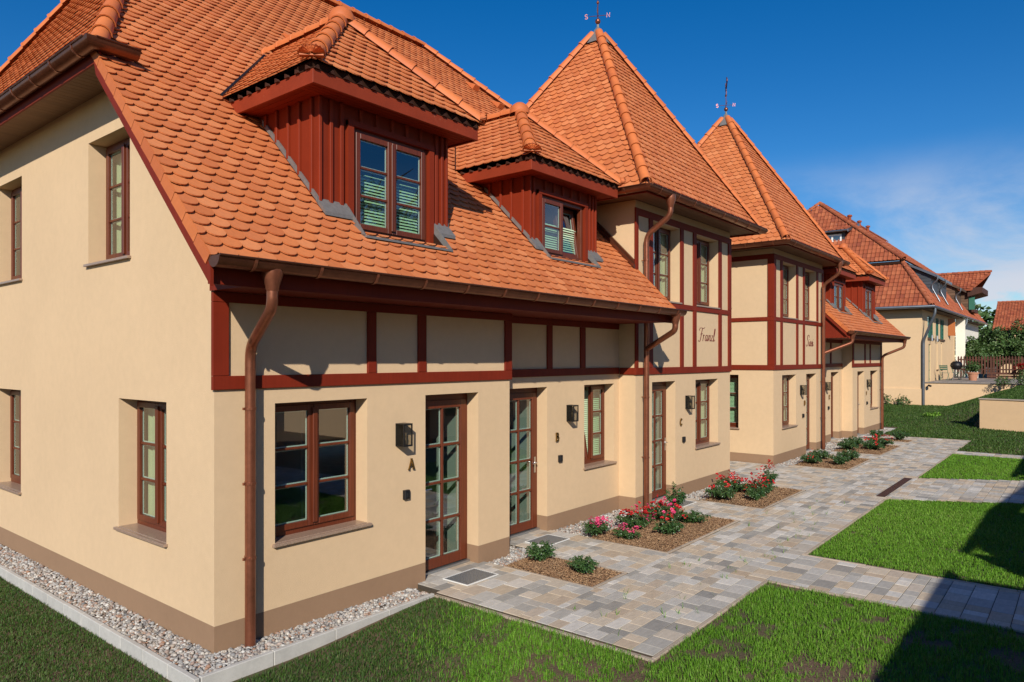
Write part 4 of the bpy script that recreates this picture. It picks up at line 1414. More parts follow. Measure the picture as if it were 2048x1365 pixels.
# brush script: unit = x-height, baseline at z = 0
FRANZL = [
    [(-0.25, 1.75), (0.0, 2.15), (0.5, 2.2), (1.0, 2.12), (1.45, 2.3)],
    [(0.75, 2.15), (0.55, 1.4), (0.42, 0.5), (0.28, 0.0), (-0.05, -0.12), (-0.2, 0.1)],
    [(0.2, 1.12), (0.55, 1.18), (0.95, 1.25)],
    [(1.05, 0.95), (1.2, 1.02), (1.2, 0.5), (1.12, 0.0)],
    [(1.16, 0.55), (1.35, 0.9), (1.6, 1.02)],
    [(2.45, 0.85), (2.2, 1.02), (1.9, 0.75), (1.82, 0.3), (1.98, 0.0), (2.25, 0.2), (2.45, 0.8)],
    [(2.48, 1.0), (2.40, 0.45), (2.42, 0.05), (2.58, 0.05), (2.8, 0.5)],
    [(2.85, 0.95), (2.95, 1.0), (2.92, 0.5), (2.86, 0.0)],
    [(2.90, 0.5), (3.15, 0.95), (3.38, 0.95), (3.36, 0.4), (3.42, 0.02), (3.6, 0.15)],
    [(3.72, 0.95), (4.0, 0.98), (4.22, 0.95), (3.92, 0.45), (3.66, 0.02)],
    [(3.66, 0.02), (3.92, 0.12), (4.15, 0.0), (4.45, 0.3), (4.75, 1.2), (4.85, 1.9), (4.75, 2.2), (4.62, 1.9), (4.56, 0.8), (4.6, 0.1), (4.75, 0.0), (5.0, 0.3)],
]
SISSI = [
    [(1.15, 1.75), (1.1, 2.15), (0.75, 2.3), (0.4, 2.0), (0.42, 1.5), (0.75, 1.1), (0.85, 0.6), (0.6, 0.08), (0.1, 0.0), (-0.1, 0.35)],
    [(1.35, 0.95), (1.28, 0.4), (1.32, 0.05), (1.48, 0.05), (1.65, 0.4)],
    [(1.42, 1.35), (1.46, 1.45)],
    [(1.65, 0.4), (1.95, 1.0), (1.98, 1.05), (2.1, 0.5), (2.05, 0.08), (1.8, 0.02), (1.7, 0.2)],
    [(2.1, 0.1), (2.3, 0.4), (2.6, 1.0), (2.63, 1.05), (2.75, 0.5), (2.7, 0.08), (2.45, 0.02), (2.35, 0.2)],
    [(2.75, 0.15), (2.95, 0.5), (3.05, 0.95), (2.98, 0.4), (3.02, 0.05), (3.2, 0.05), (3.4, 0.4)],
    [(3.12, 1.35), (3.16, 1.45)],
]
sign('tower_name', 'dark red script lettering Franzl on the nearer tower', FRANZL, 10.655, 3.13, 0.125, 0.17, 0.06, 1.28)
sign('tower_name', 'dark red script lettering Sissi on the farther tower', SISSI, 17.92, 3.12, 0.14, 0.2, 0.09, 1.45)

def weather_vane(x, y, z, label, bird):
    t = thing('weather_vane', (x, y, z), label, 'weather vane', 'weather vanes on the tower tips')
    b = MB(); b.tube([(x, y, z - 0.1), (x, y, z + (0.85 if bird else 1.25))], 0.012, 8); b.build('pole', 'vane', t)
    c = MB(); c.lathe([(0, 0.05)] + [(0.062 * math.cos(R(a)), 0.112 + 0.062 * math.sin(R(a))) for a in range(-80, 81, 16)] + [(0, 0.175)], (x, y, z), 14); c.build('ball', 'copper_pipe', t, smooth=True)
    c = MB(); c.lathe([(0, 0.50)] + [(0.032 * math.cos(R(a)), 0.532 + 0.032 * math.sin(R(a))) for a in range(-80, 81, 20)] + [(0, 0.565)], (x, y, z), 12); c.build('ball', 'copper_pipe', t, smooth=True)
    e = MB()
    ax = [Vector((math.cos(R(a)), math.sin(R(a)), 0)) for a in (-62, 118, 28, 208)]
    zz = z + 0.235
    for d in ax:
        e.tube([(x, y, zz), (x + d.x * 0.20, y + d.y * 0.20, zz)], 0.006, 6)
    e.build('cross_arm', 'petal_pink' if False else 'copper_pipe', t)
    GL = {'N': [[(0, 0), (0, 1), (0.75, 0), (0.75, 1)]], 'S': [arc(0.38, 0.74, 0.32, 0.26, 30, 250, 10) + arc(0.38, 0.25, 0.34, 0.26, 70, -150, 10)],
          'O': [arc(0.4, 0.5, 0.38, 0.5, 0, 360, 16)], 'W': [[(0, 1), (0.22, 0), (0.45, 0.8), (0.68, 0), (0.9, 1)]]}
    for d, ch in zip(ax, 'NSOW'):
        c = Vector((x, y, zz)) + d * (0.20)
        g = MB()
        side = d if ch in 'NO' else -d
        base = c if ch in 'NO' else c + d * 0.09
        for s_ in GL[ch]:
            stroke(g, s_, 0.12, lambda u, dd, zq: tuple(base + side * (u * 0.085) + Vector((-side.y, side.x, 0)) * dd + Vector((0, 0, (zq - 0.5) * 0.10))), 0.006)
        g.build('letter', 'copper_pipe' if ch in 'NS' else 'vane', t)
    if bird:
        g = MB()
        d = Vector((math.cos(R(28)), math.sin(R(28)), 0)); s = Vector((-d.y, d.x, 0))
        mm = lambda u, dd, zq: tuple(Vector((x, y, z + 0.62)) + d * u + s * dd + Vector((0, 0, zq)))
        body = [(-0.10, 0.05), (-0.02, 0.02), (0.08, 0.06), (0.12, 0.16), (0.13, 0.27), (0.09, 0.24), (0.06, 0.15), (-0.02, 0.14), (-0.07, 0.17)]
        g.prism(body, mm, -0.012, 0.012)
        for k in range(4):
            a = R(95 + k * 17)
            p = (-0.08, 0.11)
            g.prism([p, (p[0] + 0.30 * math.cos(a) - 0.02, p[1] + 0.30 * math.sin(a)), (p[0] + 0.28 * math.cos(a + 0.16) - 0.03, p[1] + 0.26 * math.sin(a + 0.16)), (p[0] - 0.02, p[1] - 0.03)], mm, -0.008 - k * 0.002, 0.008 + k * 0.002)
        g.prism([(0.09, 0.27), (0.11, 0.33), (0.14, 0.31), (0.16, 0.27), (0.19, 0.25), (0.15, 0.22)], mm, -0.008, 0.008)
        g.prism([(-0.16, -0.10), (-0.05, -0.06), (0.13, -0.06), (0.13, -0.10), (0.21, -0.045), (0.13, 0.0), (0.13, -0.035), (-0.05, -0.035), (-0.16, 0.0)], mm, -0.006, 0.006)
        g.build('rooster', 'vane', t)
    return t
weather_vane(10.1375, 2.1725, 10.20, 'weather vane with compass letters on the nearer tower tip', False)
weather_vane(MIRX - 10.1375, 2.1725, 10.20, 'weather vane with a rooster on the farther tower tip', True)

# ------------------------------------------------------------------ ground
def sstep(x, a, b):
    t_ = min(1, max(0, (x - a) / (b - a)))
    return t_ * t_ * (3 - 2 * t_)
WX = [(29.55, -3.05), (29.1, -4.9), (28.2, -8.6)]      # foot of the retaining wall
def behind_wall(x, y):
    """signed distance behind the retaining wall line (positive = up the bank)"""
    (ax, ay), (bx, by) = WX[0], WX[2]
    dx, dy = bx - ax, by - ay
    L = math.hypot(dx, dy)
    return ((x - ax) * (-dy) + (y - ay) * dx) / L
def ground_z(x, y):
    z = -0.015
    if x < 2.6:
        z = -0.015 - 0.115 * sstep(2.6 - x, 0.0, 2.2)
    if y > -0.5 and x > -0.3 and x < 27.9 and y < 11.5:
        z = min(z, -0.06)
    bw = behind_wall(x, y)
    lat = sstep(-y, -0.8, 4.6)
    slope = 1.42 * lat * sstep(x, 28.6, 38.5)
    if bw > 0:
        up = 1.16 * sstep(bw, 0.12, 0.5) * sstep(-y, 2.6, 3.6)
        slope = max(slope, up, min(1.42, up + 0.02 * bw))
    return z + slope
gx = sorted(set([-60, -30, -15, -8] + [round(-5 + 0.25 * i, 3) for i in range(0, 261)] + [62, 66, 72, 85, 110, 160, 300, 700]))
gy = sorted(set([-700, -300, -120, -60, -35, -24, -18, -14, -12] + [round(-11 + 0.25 * i, 3) for i in range(0, 77)] + [9, 10, 12, 15, 20, 30, 50, 100, 300, 700]))
gm = MB()
for y in gy:
    for x in gx:
        gm.v.append((x, y, ground_z(x, y)))
nx_ = len(gx)
for j in range(len(gy) - 1):
    for i in range(nx_ - 1):
        gm.f.append((j * nx_ + i, j * nx_ + i + 1, (j + 1) * nx_ + i + 1, (j + 1) * nx_ + i)); gm.t.append(0)
tag(gm.build('lawn', 'lawn_soil', None, smooth=False, recalc=False), kind='structure').data.shade_smooth()

# ------------------------------------------------------------------ paving
BEDS = [(3.80, 4.62, -1.76, -0.36), (5.76, 8.42, -1.75, -0.42), (9.56, 12.02, -1.75, -0.52),
        (15.36, 17.95, -1.75, -0.45), (18.93, 21.75, -1.77, -0.42), (22.88, 23.70, -1.78, -0.36)]
PAVE = [(2.52, 24.8, -3.24, -1.78)]
xs_ = [2.52] + [v for b in BEDS for v in (b[0], b[1])] + [24.8]
for i in range(0, len(xs_), 2):
    PAVE.append((xs_[i], xs_[i + 1], -1.78, -0.40))
DOORS = [(2.60, 3.83, 0.17), (4.74, 5.84, 0.51), (8.52, 9.66, 0.17), (12.36, 15.14, 9.0), (MIRX - 9.66, MIRX - 8.52, 0.17), (MIRX - 5.84, MIRX - 4.74, 0.51), (MIRX - 3.83, MIRX - 2.60, 0.17)]
for a, b, y1 in DOORS:
    PAVE.append((a, b, -0.40, y1))
PAVE.append((5.45, 6.87, -11.0, -3.24))
PAVE.append((20.6, 21.38, -11.0, -3.24))
bedm = MB()
for (a, b, c, e) in PAVE:
    bedm.box(a - 0.0, b, c, e, -0.10, -0.0065 - 0.0002 * len(bedm.f) / 6)
SK = [(12.0, -3.24), (15.15, -3.24), (19.6, -11.0), (16.5, -11.0)]
bedm.hexa([(x, y, -0.10) for x, y in SK] + [(x, y, -0.0095) for x, y in SK])
paving = tag(bedm.build('paving', 'sand_bed'), kind='structure')
stones = []
def lay(x0, x1, y0, y1, shear=0.0, seed=0):
    rr = random.Random(seed)
    y = y0
    while y < y1 - 0.03:
        w = rr.choice((0.155, 0.155, 0.205, 0.235))
        if y + w > y1 - 0.07:
            w = y1 - y
        x = x0 - rr.random() * 0.15
        while x < x1 - 0.02:
            l = rr.choice((0.155, 0.205, 0.235, 0.31, 0.31))
            a, b = max(x, x0), min(x + l, x1)
            if x1 - b < 0.06:
                b = x1
            if b - a > 0.03:
                stones.append((a, b, y, y + w, shear * ((y + w / 2) - y1), rr.random(), rr.gauss(0, 0.0012)))
            x = b if b == x1 else x + l
        y += w
for i, (a, b, c, e) in enumerate(PAVE):
    lay(a, b, c, e, 0.0, i)
lay(12.0, 15.15, -11.0, -3.24, -0.575, 77)
def stone_geo(mb, a, b, c, e, sh, t, dz, cx=0, cy=0):
    g, bv = 0.0038, 0.0025
    mb.bevel_box(lambda u, d, z: (u + sh - cx, z - cy, -d + dz), a + g, b - g, 0.0, 0.05, c + g, e - g, bv, t)
def st_seen(s):
    return seen_size(((s[0] + s[1]) / 2 + s[4], (s[2] + s[3]) / 2, 0), Vector((0, 0, 1)), (s[1] - s[0]) * (s[3] - s[2]))
order = sorted(range(len(stones)), key=lambda i: -st_seen(stones[i]))
pick = set(order[:300])
rest = MB()
cache = {}
for i, (a, b, c, e, sh, t, dz) in enumerate(stones):
    if i in pick:
        k = (round(b - a, 3), round(e - c, 3))
        if k not in cache:
            q = MB()
            stone_geo(q, 0, b - a, 0, e - c, 0, 0, 0)
            me = bpy.data.meshes.new('paving_stone'); me.from_pydata(q.v, [], q.f); me.attributes.new('tint', 'FLOAT', 'FACE'); me.materials.append(MATS['paving'])
            cache[k] = me
        place('paving_stone', cache[k], Matrix.Translation((a + sh, c, dz)), paving, t)
    else:
        stone_geo(rest, a, b, c, e, sh, t, dz)
tag(rest.build('paving_stones', 'paving', paving, recalc=False), kind='stuff')

# low edging stones round the paving and the beds
edge = thing('paving_edging', (2.5, -1.8, 0), 'low beige edging stones along the paving and lawns', 'edging')
def edging(x0, y0, x1, y1, w=0.045, z=0.004, shear=0.0):
    L = math.hypot(x1 - x0, y1 - y0)
    n = max(1, int(round(L / 0.8)))
    d = Vector((x1 - x0, y1 - y0, 0)) / L
    s = Vector((-d.y, d.x, 0))
    for i in range(n):
        a = Vector((x0, y0, 0)) + d * (L * i / n + 0.003); b = Vector((x0, y0, 0)) + d * (L * (i + 1) / n - 0.003)
        dz = random.gauss(0, 0.002)
        q = MB()
        q.hexa([a + Vector((0, 0, -0.14)), b + Vector((0, 0, -0.14)), b + s * w + Vector((0, 0, -0.14)), a + s * w + Vector((0, 0, -0.14)),
                a + Vector((0, 0, z + dz)), b + Vector((0, 0, z + dz)), b + s * w + Vector((0, 0, z + dz)), a + s * w + Vector((0, 0, z + dz))], random.random())
        q.build('edging_stone', 'paving_edge', edge, bevel=0.005)
edging(2.47, -3.29, 2.47, -0.46, 0.048)
edging(2.47, -3.29, 5.40, -3.29)
edging(6.92, -3.29, 11.95, -3.29)
edging(15.2, -3.29, 20.55, -3.29)
edging(21.43, -3.29, 24.85, -3.29)
edging(24.80, -3.24, 24.80, -1.0)
edging(5.40, -3.24, 5.40, -9.0, 0.045)
edging(6.92, -9.0, 6.92, -3.24, 0.045)
for (a, b, c, e) in BEDS:
    edging(a + 0.0, c, b, c, 0.04, 0.003)
    edging(a + 0.04, c, a + 0.04, e, 0.04, 0.003)
    edging(b, c, b, e, 0.04, 0.003)
# concrete kerb round the gravel strip
kerb = thing('kerb', (-0.4, 2, 0), 'pale concrete kerb between the gable gravel strip and the dark lawn', 'kerb')
def kerb_run(x0, y0, x1, y1, w, L0=0.5):
    L = math.hypot(x1 - x0, y1 - y0)
    n = int(round(L / L0)); d = Vector((x1 - x0, y1 - y0, 0)) / L; s = Vector((-d.y, d.x, 0))
    for i in range(n):
        a = Vector((x0, y0, 0)) + d * (L * i / n + 0.002); b = Vector((x0, y0, 0)) + d * (L * (i + 1) / n - 0.002)
        q = MB(); dz = random.gauss(0, 0.0015); zt = 0.004 + dz
        lo, hi = Vector((0, 0, -0.3)), Vector((0, 0, zt))
        q.hexa([a + lo, b + lo, b + s * w + lo, a + s * w + lo, a + hi, b + hi, b + s * w + hi, a + s * w + hi], random.random())
        q.build('kerb_stone', 'kerb', kerb, bevel=0.006)
kerb_run(-0.36, 9.0, -0.36, -0.44, -0.05)
kerb_run(-0.35, -0.44, 2.46, -0.44, 0.05, 0.7)
kerb_run(24.9, -0.44, 27.85, -0.44, 0.05, 0.7)
kerb_run(27.85, -0.42, 27.85, 6.0, 0.05, 0.7)

# ------------------------------------------------------------------ gravel and bark mulch
ico_v = []
ph = (1 + 5 ** 0.5) / 2
for a, b in ((-1, ph), (1, ph), (-1, -ph), (1, -ph)):
    ico_v += [(a, b, 0), (0, a, b), (b, 0, a)]
ico_v = np.array(ico_v) / np.linalg.norm(ico_v[0])
def ico_faces():
    V = ico_v
    fs = []
    d0 = min(np.linalg.norm(V[0] - V[j]) for j in range(1, 12))
    for i in range(12):
        for j in range(i + 1, 12):
            for k in range(j + 1, 12):
                if all(abs(np.linalg.norm(V[p] - V[q]) - d0) < 0.01 for p, q in ((i, j), (j, k), (i, k))):
                    n = np.cross(V[j] - V[i], V[k] - V[i])
                    fs.append((i, j, k) if n.dot(V[i]) > 0 else (i, k, j))
    return np.array(fs)
ICO_F = ico_faces()
def np_mesh(name, V, F, tint, material, parent=None, smooth_=False):
    """mesh from arrays: V (n,3), F (m,3|4)"""
    me = bpy.data.meshes.new(name)
    me.vertices.add(len(V)); me.vertices.foreach_set('co', V.astype(np.float32).ravel())
    k = F.shape[1]
    me.loops.add(F.size); me.loops.foreach_set('vertex_index', F.astype(np.int32).ravel())
    me.polygons.add(len(F))
    me.polygons.foreach_set('loop_start', np.arange(0, F.size, k, dtype=np.int32))
    a = me.attributes.new('tint', 'FLOAT', 'FACE'); a.data.foreach_set('value', tint.astype(np.float32))
    me.update(calc_edges=True); me.validate()
    me.materials.append(MATS[material])
    if smooth_:
        me.shade_smooth()
    o = bpy.data.objects.new(name, me); COL.objects.link(o); o.color = (0, 0, 0, 1)
    o.parent = parent
    WORLD[o.name] = Vector((0, 0, 0))
    return o
def pebbles(x0, x1, y0, y1, n, r0=0.010, r1=0.027, zbase=-0.045, pile=0.03):
    c = np.stack([rng.uniform(x0, x1, n), rng.uniform(y0, y1, n), np.zeros(n)], 1)
    c[:, 2] = zbase + rng.uniform(0, pile, n)
    r = rng.uniform(r0, r1, n)
    sc = np.stack([r * rng.uniform(0.8, 1.4, n), r * rng.uniform(0.7, 1.2, n), r * rng.uniform(0.5, 0.85, n)], 1)
    V = ico_v[None] * rng.uniform(0.82, 1.15, (n, 12, 1)) * sc[:, None, :]
    an = rng.uniform(0, 6.28, n); tl = rng.normal(0, 0.5, n)
    ca, sa, ct, st_ = np.cos(an)[:, None], np.sin(an)[:, None], np.cos(tl)[:, None], np.sin(tl)[:, None]
    x, y, z = V[..., 0], V[..., 1], V[..., 2]
    y, z = y * ct - z * st_, y * st_ + z * ct
    x, y = x * ca - y * sa, x * sa + y * ca
    V = np.stack([x, y, z], -1) + c[:, None, :]
    F = (ICO_F[None] + (np.arange(n) * 12)[:, None, None]).reshape(-1, 3)
    return V.reshape(-1, 3), F, np.repeat(rng.uniform(0, 1, n), 20)
def joinp(parts):
    V, F, T, o = [], [], [], 0
    for v, f, t in parts:
        V.append(v); F.append(f + o); T.append(t); o += len(v)
    return np.concatenate(V), np.concatenate(F), np.concatenate(T)
gr = [pebbles(-0.36, 0.0, -0.40, 8.0, 7600), pebbles(0.0, 2.47, -0.40, 0.0, 2900)]
gr += [pebbles(3.86, 4.72, -0.38, -0.02, 900), pebbles(4.40, 4.73, -0.1, 0.32, 330), pebbles(5.86, 7.95, -0.42, 0.33, 2600), pebbles(7.9, 8.5, -0.42, -0.02, 620), pebbles(9.7, 12.32, -0.52, -0.02, 1800, 0.014, 0.03)]
gr += [pebbles(15.25, 17.82, -0.46, -0.02, 1100, 0.016, 0.034), pebbles(19.05, 21.6, -0.42, 0.33, 1300, 0.018, 0.036), pebbles(22.8, 23.6, -0.4, 0.3, 400, 0.018, 0.036), pebbles(25.0, 27.85, -0.40, -0.02, 700, 0.018, 0.036)]
V, F, T = joinp(gr)
tag(np_mesh('gravel', V, F, T, 'gravel'), 'mixed pale and brown pebbles in strips along the house walls', kind='stuff')
gb = MB()
for k, (a, b, c, e) in enumerate([(-0.36, 0.0, -0.40, 8.5), (0.0, 2.47, -0.40, 0.0), (3.84, 4.73, -0.40, REC), (5.85, 8.5, -0.42, REC), (9.67, 12.34, -0.52, 0.0), (15.16, 17.83, -0.46, 0.0), (19.0, 21.65, -0.42, REC), (22.76, 23.66, -0.4, REC), (24.9, 27.85, -0.4, 0.0)]):
    gb.box(a, b, c, e, -0.2, -0.052 - 0.0004 * k)
tag(gb.build('gravel_bed', 'soil'), kind='structure')
def chips(x0, x1, y0, y1, n, L0=0.018, L1=0.05):
    c = np.stack([rng.uniform(x0, x1, n), rng.uniform(y0, y1, n), np.zeros(n)], 1)
    ux = (c[:, 0] - x0) / (x1 - x0) * 2 - 1; uy = (c[:, 1] - y0) / (y1 - y0) * 2 - 1
    c[:, 2] = -0.02 + 0.05 * (1 - ux ** 4) * (1 - uy ** 4) * 0.6 + rng.uniform(0, 0.022, n)
    L = rng.uniform(L0, L1, n); W = rng.uniform(0.005, 0.014, n); Hh = rng.uniform(0.002, 0.005, n)
    cube = np.array([(a, b, d) for d in (-1, 1) for (a, b) in ((-1, -1), (1, -1), (1, 1), (-1, 1))], float)
    V = cube[None] * (np.stack([L, W, Hh], 1) / 2)[:, None, :]
    an = rng.uniform(0, 6.28, n)[:, None]; tl = rng.normal(0, 0.28, n)[:, None]; rl = rng.normal(0, 0.4, n)[:, None]
    x, y, z = V[..., 0], V[..., 1], V[..., 2]
    y, z = y * np.cos(rl) - z * np.sin(rl), y * np.sin(rl) + z * np.cos(rl)
    x, z = x * np.cos(tl) - z * np.sin(tl), x * np.sin(tl) + z * np.cos(tl)
    x, y = x * np.cos(an) - y * np.sin(an), x * np.sin(an) + y * np.cos(an)
    V = np.stack([x, y, z], -1) + c[:, None, :]
    f = np.array([(4, 5, 6, 7), (0, 1, 5, 4), (1, 2, 6, 5), (2, 3, 7, 6), (3, 0, 4, 7)])
    F = (f[None] + (np.arange(n) * 8)[:, None, None]).reshape(-1, 4)
    return V.reshape(-1, 3), F, np.repeat(rng.uniform(0, 1, n), 5)
bedb = MB()
mu = []
for i, (a, b, c, e) in enumerate(BEDS):
    bedb.box(a + 0.042, b - 0.042, c + 0.042, e, -0.2, -0.012 - 0.0004 * i)
    n = int((b - a) * (e - c) * (3600 if i < 2 else 2000 if i < 4 else 1100))
    mu.append(chips(a + 0.04, b - 0.04, c + 0.04, e + 0.02, n, *((0.018, 0.05) if i < 2 else (0.025, 0.065) if i < 4 else (0.04, 0.09))))
tag(bedb.build('flower_bed', 'soil'), kind='structure')
V, F, T = joinp(mu)
tag(np_mesh('bark_mulch', V, F, T, 'mulch'), 'brown bark chips covering the rose beds', kind='stuff')

# ------------------------------------------------------------------ grass
def vnoise(x, y, s, seed):
    r_ = np.random.default_rng(seed)
    g = r_.uniform(0, 1, (64, 64))
    X = x * s; Y = y * s
    i = np.floor(X).astype(int); j = np.floor(Y).astype(int)
    fx = X - i; fy = Y - j
    fx = fx * fx * (3 - 2 * fx); fy = fy * fy * (3 - 2 * fy)
    G = lambda a, b: g[a % 64, b % 64]
    return (G(i, j) * (1 - fx) + G(i + 1, j) * fx) * (1 - fy) + (G(i, j + 1) * (1 - fx) + G(i + 1, j + 1) * fx) * fy
def in_poly(x, y, poly):
    c = np.zeros(len(x), bool)
    n = len(poly)
    for i in range(n):
        ax, ay = poly[i]; bx, by = poly[(i + 1) % n]
        cond = ((ay > y) != (by > y)) & (x < (bx - ax) * (y - ay) / (by - ay + 1e-12) + ax)
        c ^= cond
    return c
def grass(name, poly, dens, h0, h1, w, material, label, bare=0.0, seed=1, cull=True, lean=0.55, edge_fade=None):
    px = np.array([p[0] for p in poly]); py = np.array([p[1] for p in poly])
    A = (px.max() - px.min()) * (py.max() - py.min())
    n = int(A * dens)
    x = rng.uniform(px.min(), px.max(), n); y = rng.uniform(py.min(), py.max(), n)
    k = in_poly(x, y, poly)
    if edge_fade is not None:
        (fa, fb, fc, fw) = edge_fade
        k &= (fa * x + fb * y - fc + 0.5 * (vnoise(x, y, 2.2, 99) - 0.5)) > rng.normal(0, fw, n)
    nz = 0.30 * vnoise(x, y, 1.9, seed) + 0.45 * vnoise(x, y, 4.9, seed + 1) + 0.25 * vnoise(x, y, 13.0, seed + 5)
    if bare:
        k &= rng.uniform(0, 1, n) < np.clip((nz - bare) / 0.13, 0.10, 1)
    if cull:       # only what the frame (with a margin for a side step) can see
        dx, dy = x - CAMP[0], y - CAMP[1]
        z = dx * CF.x + dy * CF.y
        u = (dx * CR.x + dy * CR.y) / np.maximum(z, 0.05)
        v = 2.75 / np.maximum(z, 0.05)
        k &= (z > 0.3) & (np.abs(u) < 0.86) & (v < 0.56)
    x, y, nz = x[k], y[k], nz[k]
    n = len(x)
    z0 = np.array([ground_z(a, b) for a, b in zip(x, y)])
    h = rng.uniform(h0, h1, n) * (0.65 + 0.7 * nz)
    an = rng.uniform(0, 6.283, n)
    le = np.abs(rng.normal(0, lean, n)) * h
    dx, dy = np.cos(an), np.sin(an)
    sx, sy = -dy, dx
    ww = w * rng.uniform(0.7, 1.3, n)
    V = np.zeros((n, 5, 3))
    for i, (f, lf, wf) in enumerate(((0, 0, 1), (0, 0, -1), (0.6, 0.35, 0.75), (0.6, 0.35, -0.75), (1.0, 1.0, 0))):
        V[:, i, 0] = x + dx * le * lf + sx * ww / 2 * wf
        V[:, i, 1] = y + dy * le * lf + sy * ww / 2 * wf
        V[:, i, 2] = z0 + h * f * (1 - 0.12 * (lf > 0.5)) - 0.004 * (f == 0)
    f = np.array([(0, 1, 3), (0, 3, 2), (2, 3, 4)])
    F = (f[None] + (np.arange(n) * 5)[:, None, None]).reshape(-1, 3)
    n3 = vnoise(x, y, 0.9, seed + 2)
    t = np.repeat(np.clip(-0.05 + 0.45 * nz + 0.35 * n3 + rng.normal(0, 0.24, n), 0, 0.99), 3)
    o = np_mesh(name, V.reshape(-1, 3), F, t, material)
    return tag(o, label, kind='stuff')
grass('grass', [(-6, 9), (-0.42, 9), (-0.42, -0.49), (-0.42, -1.2), (-6, -1.2)], 5200, 0.018, 0.042, 0.0065, 'grass_dark', 'short dark mossy grass beside the gable kerb', seed=3)
FL = [(-0.42, -0.50), (2.44, -0.50), (2.44, -3.30), (5.38, -3.30), (5.38, -7.5), (-3, -7.5), (-3, -1.2), (-0.42, -1.2)]
grass('grass', FL, 5200, 0.018, 0.045, 0.0065, 'grass_dark', 'short dark mossy grass before the front kerb', seed=4, bare=0.16, edge_fade=(-0.62, 0.78, -2.35, 0.22))
grass('grass', FL, 6600, 0.022, 0.065, 0.0052, 'grass', 'green lawn with bare patches before the corner of the paving', bare=0.33, seed=8, edge_fade=(0.62, -0.78, 2.2, 0.22))
grass('grass', [(6.98, -3.31), (11.95, -3.31), (16.4, -11), (6.98, -11)], 5200, 0.022, 0.058, 0.0062, 'grass', 'green lawn between the two cross paths', bare=0.20, seed=12)
grass('grass', [(15.22, -3.31), (20.53, -3.31), (20.53, -12), (20.2, -12)], 2200, 0.022, 0.055, 0.010, 'grass', 'green lawn beyond the second cross path', bare=0.14, seed=15)
grass('grass', [(21.45, -3.31), (24.86, -3.31), (24.86, -0.9), (25.6, -0.5), (28.5, -0.5), (28.5, 3.0), (40.9, 3.0), (40.9, -12), (29.0, -12), (21.45, -12)], 620, 0.03, 0.085, 0.02, 'grass_dark', 'dark grass bank by the retaining wall', bare=0.15, seed=21)
# weeds in the paving joints
wx, wy = [], []
for k in range(60):
    cx, cy = random.uniform(2.7, 11), random.choice((random.uniform(-3.2, -1.9), random.uniform(-3.15, -2.7)))
    for j in range(random.randint(2, 5)):
        wx.append(cx + random.gauss(0, 0.012)); wy.append(cy + random.gauss(0, 0.012))
wv = MB()
for x, y in zip(wx, wy):
    a = random.uniform(0, 6.28); h = random.uniform(0.03, 0.085); l = random.uniform(0.02, 0.07)
    d = Vector((math.cos(a), math.sin(a), 0)); s = Vector((-d.y, d.x, 0)) * 0.0022
    p = Vector((x, y, -0.005))
    wv.face([p - s, p + s, p + d * l * 0.5 + s + Vector((0, 0, h * 0.7)), p + d * l * 0.5 - s + Vector((0, 0, h * 0.7))], random.random())
    wv.face([p + d * l * 0.5 - s + Vector((0, 0, h * 0.7)), p + d * l * 0.5 + s + Vector((0, 0, h * 0.7)), p + d * l + Vector((0, 0, h))], random.random())
tag(wv.build('weeds', 'grass'), 'thin grass blades sprouting from the paving joints', kind='stuff')

# ------------------------------------------------------------------ boot scrapers before the doors, drain cover
def floor_grate():
    t = thing('floor_grate', (0, 0, 0), 'x', 'grate', 'metal floor grates before the doors')
    w, d = 0.29, 0.21
    q = MB()
    q.box(-w, w, -d, -d + 0.012, 0.001, 0.014); q.box(-w, w, d - 0.012, d, 0.001, 0.014)
    q.box(-w, -w + 0.012, -d + 0.012, d - 0.012, 0.001, 0.014); q.box(w - 0.012, w, -d + 0.012, d - 0.012, 0.001, 0.014)
    q.build('frame', 'white_metal', t)
    q = MB(); q.box(-w + 0.012, w - 0.012, -d + 0.012, d - 0.012, 0.001, 0.004); q.build('pit_shade', 'black', t)  # flat black sheet paints the darkness below the bars, no real recess
    q = MB()
    for k in range(19):
        x = -w + 0.03 + k * (2 * w - 0.06) / 18
        q.box(x - 0.002, x + 0.002, -d + 0.013, d - 0.013, 0.005, 0.013)
    q.build('bars', 'galv', t)
    q = MB()
    for k in range(13):
        y = -d + 0.03 + k * (2 * d - 0.06) / 12
        q.box(-w + 0.013, w - 0.013, y - 0.004, y + 0.004, 0.0045, 0.0125)
    q.build('bars', 'galv', t)
    return t
g0 = floor_grate(); gk = list(g0.children)
for i, (x, y, lb) in enumerate([(3.19, -0.34, 'metal floor grate before the nearest door, by the letter A'), (5.24, -0.03, 'metal floor grate before the second door, behind the small two bush bed'),
                                (9.06, -0.34, 'metal floor grate before the door of the nearer tower'), (M_(9.06), -0.34, 'metal floor grate before the door of the farther tower'),
                                (M_(5.24), -0.03, 'metal floor grate before the recessed door past the farther tower'), (M_(3.19), -0.34, 'metal floor grate before the last door')]):
    o = g0 if i == 0 else copy_tree(g0, None, gk)
    o.location = (x, y, 0.003); o['label'] = lb
t = thing('drain_cover', (13.6, -3.12, 0.0), 'dark brown drain channel cover across the end of the cross path', 'drain cover')
q = MB(); q.box(12.2, 15.0, -3.22, -3.06, 0.003, 0.009); q.build('cover', 'rust', t)
q = MB()
for k in range(46):
    q.box(12.25 + k * 0.06, 12.28 + k * 0.06, -3.20, -3.08, 0.009, 0.012)
q.build('slots', 'rust', t)

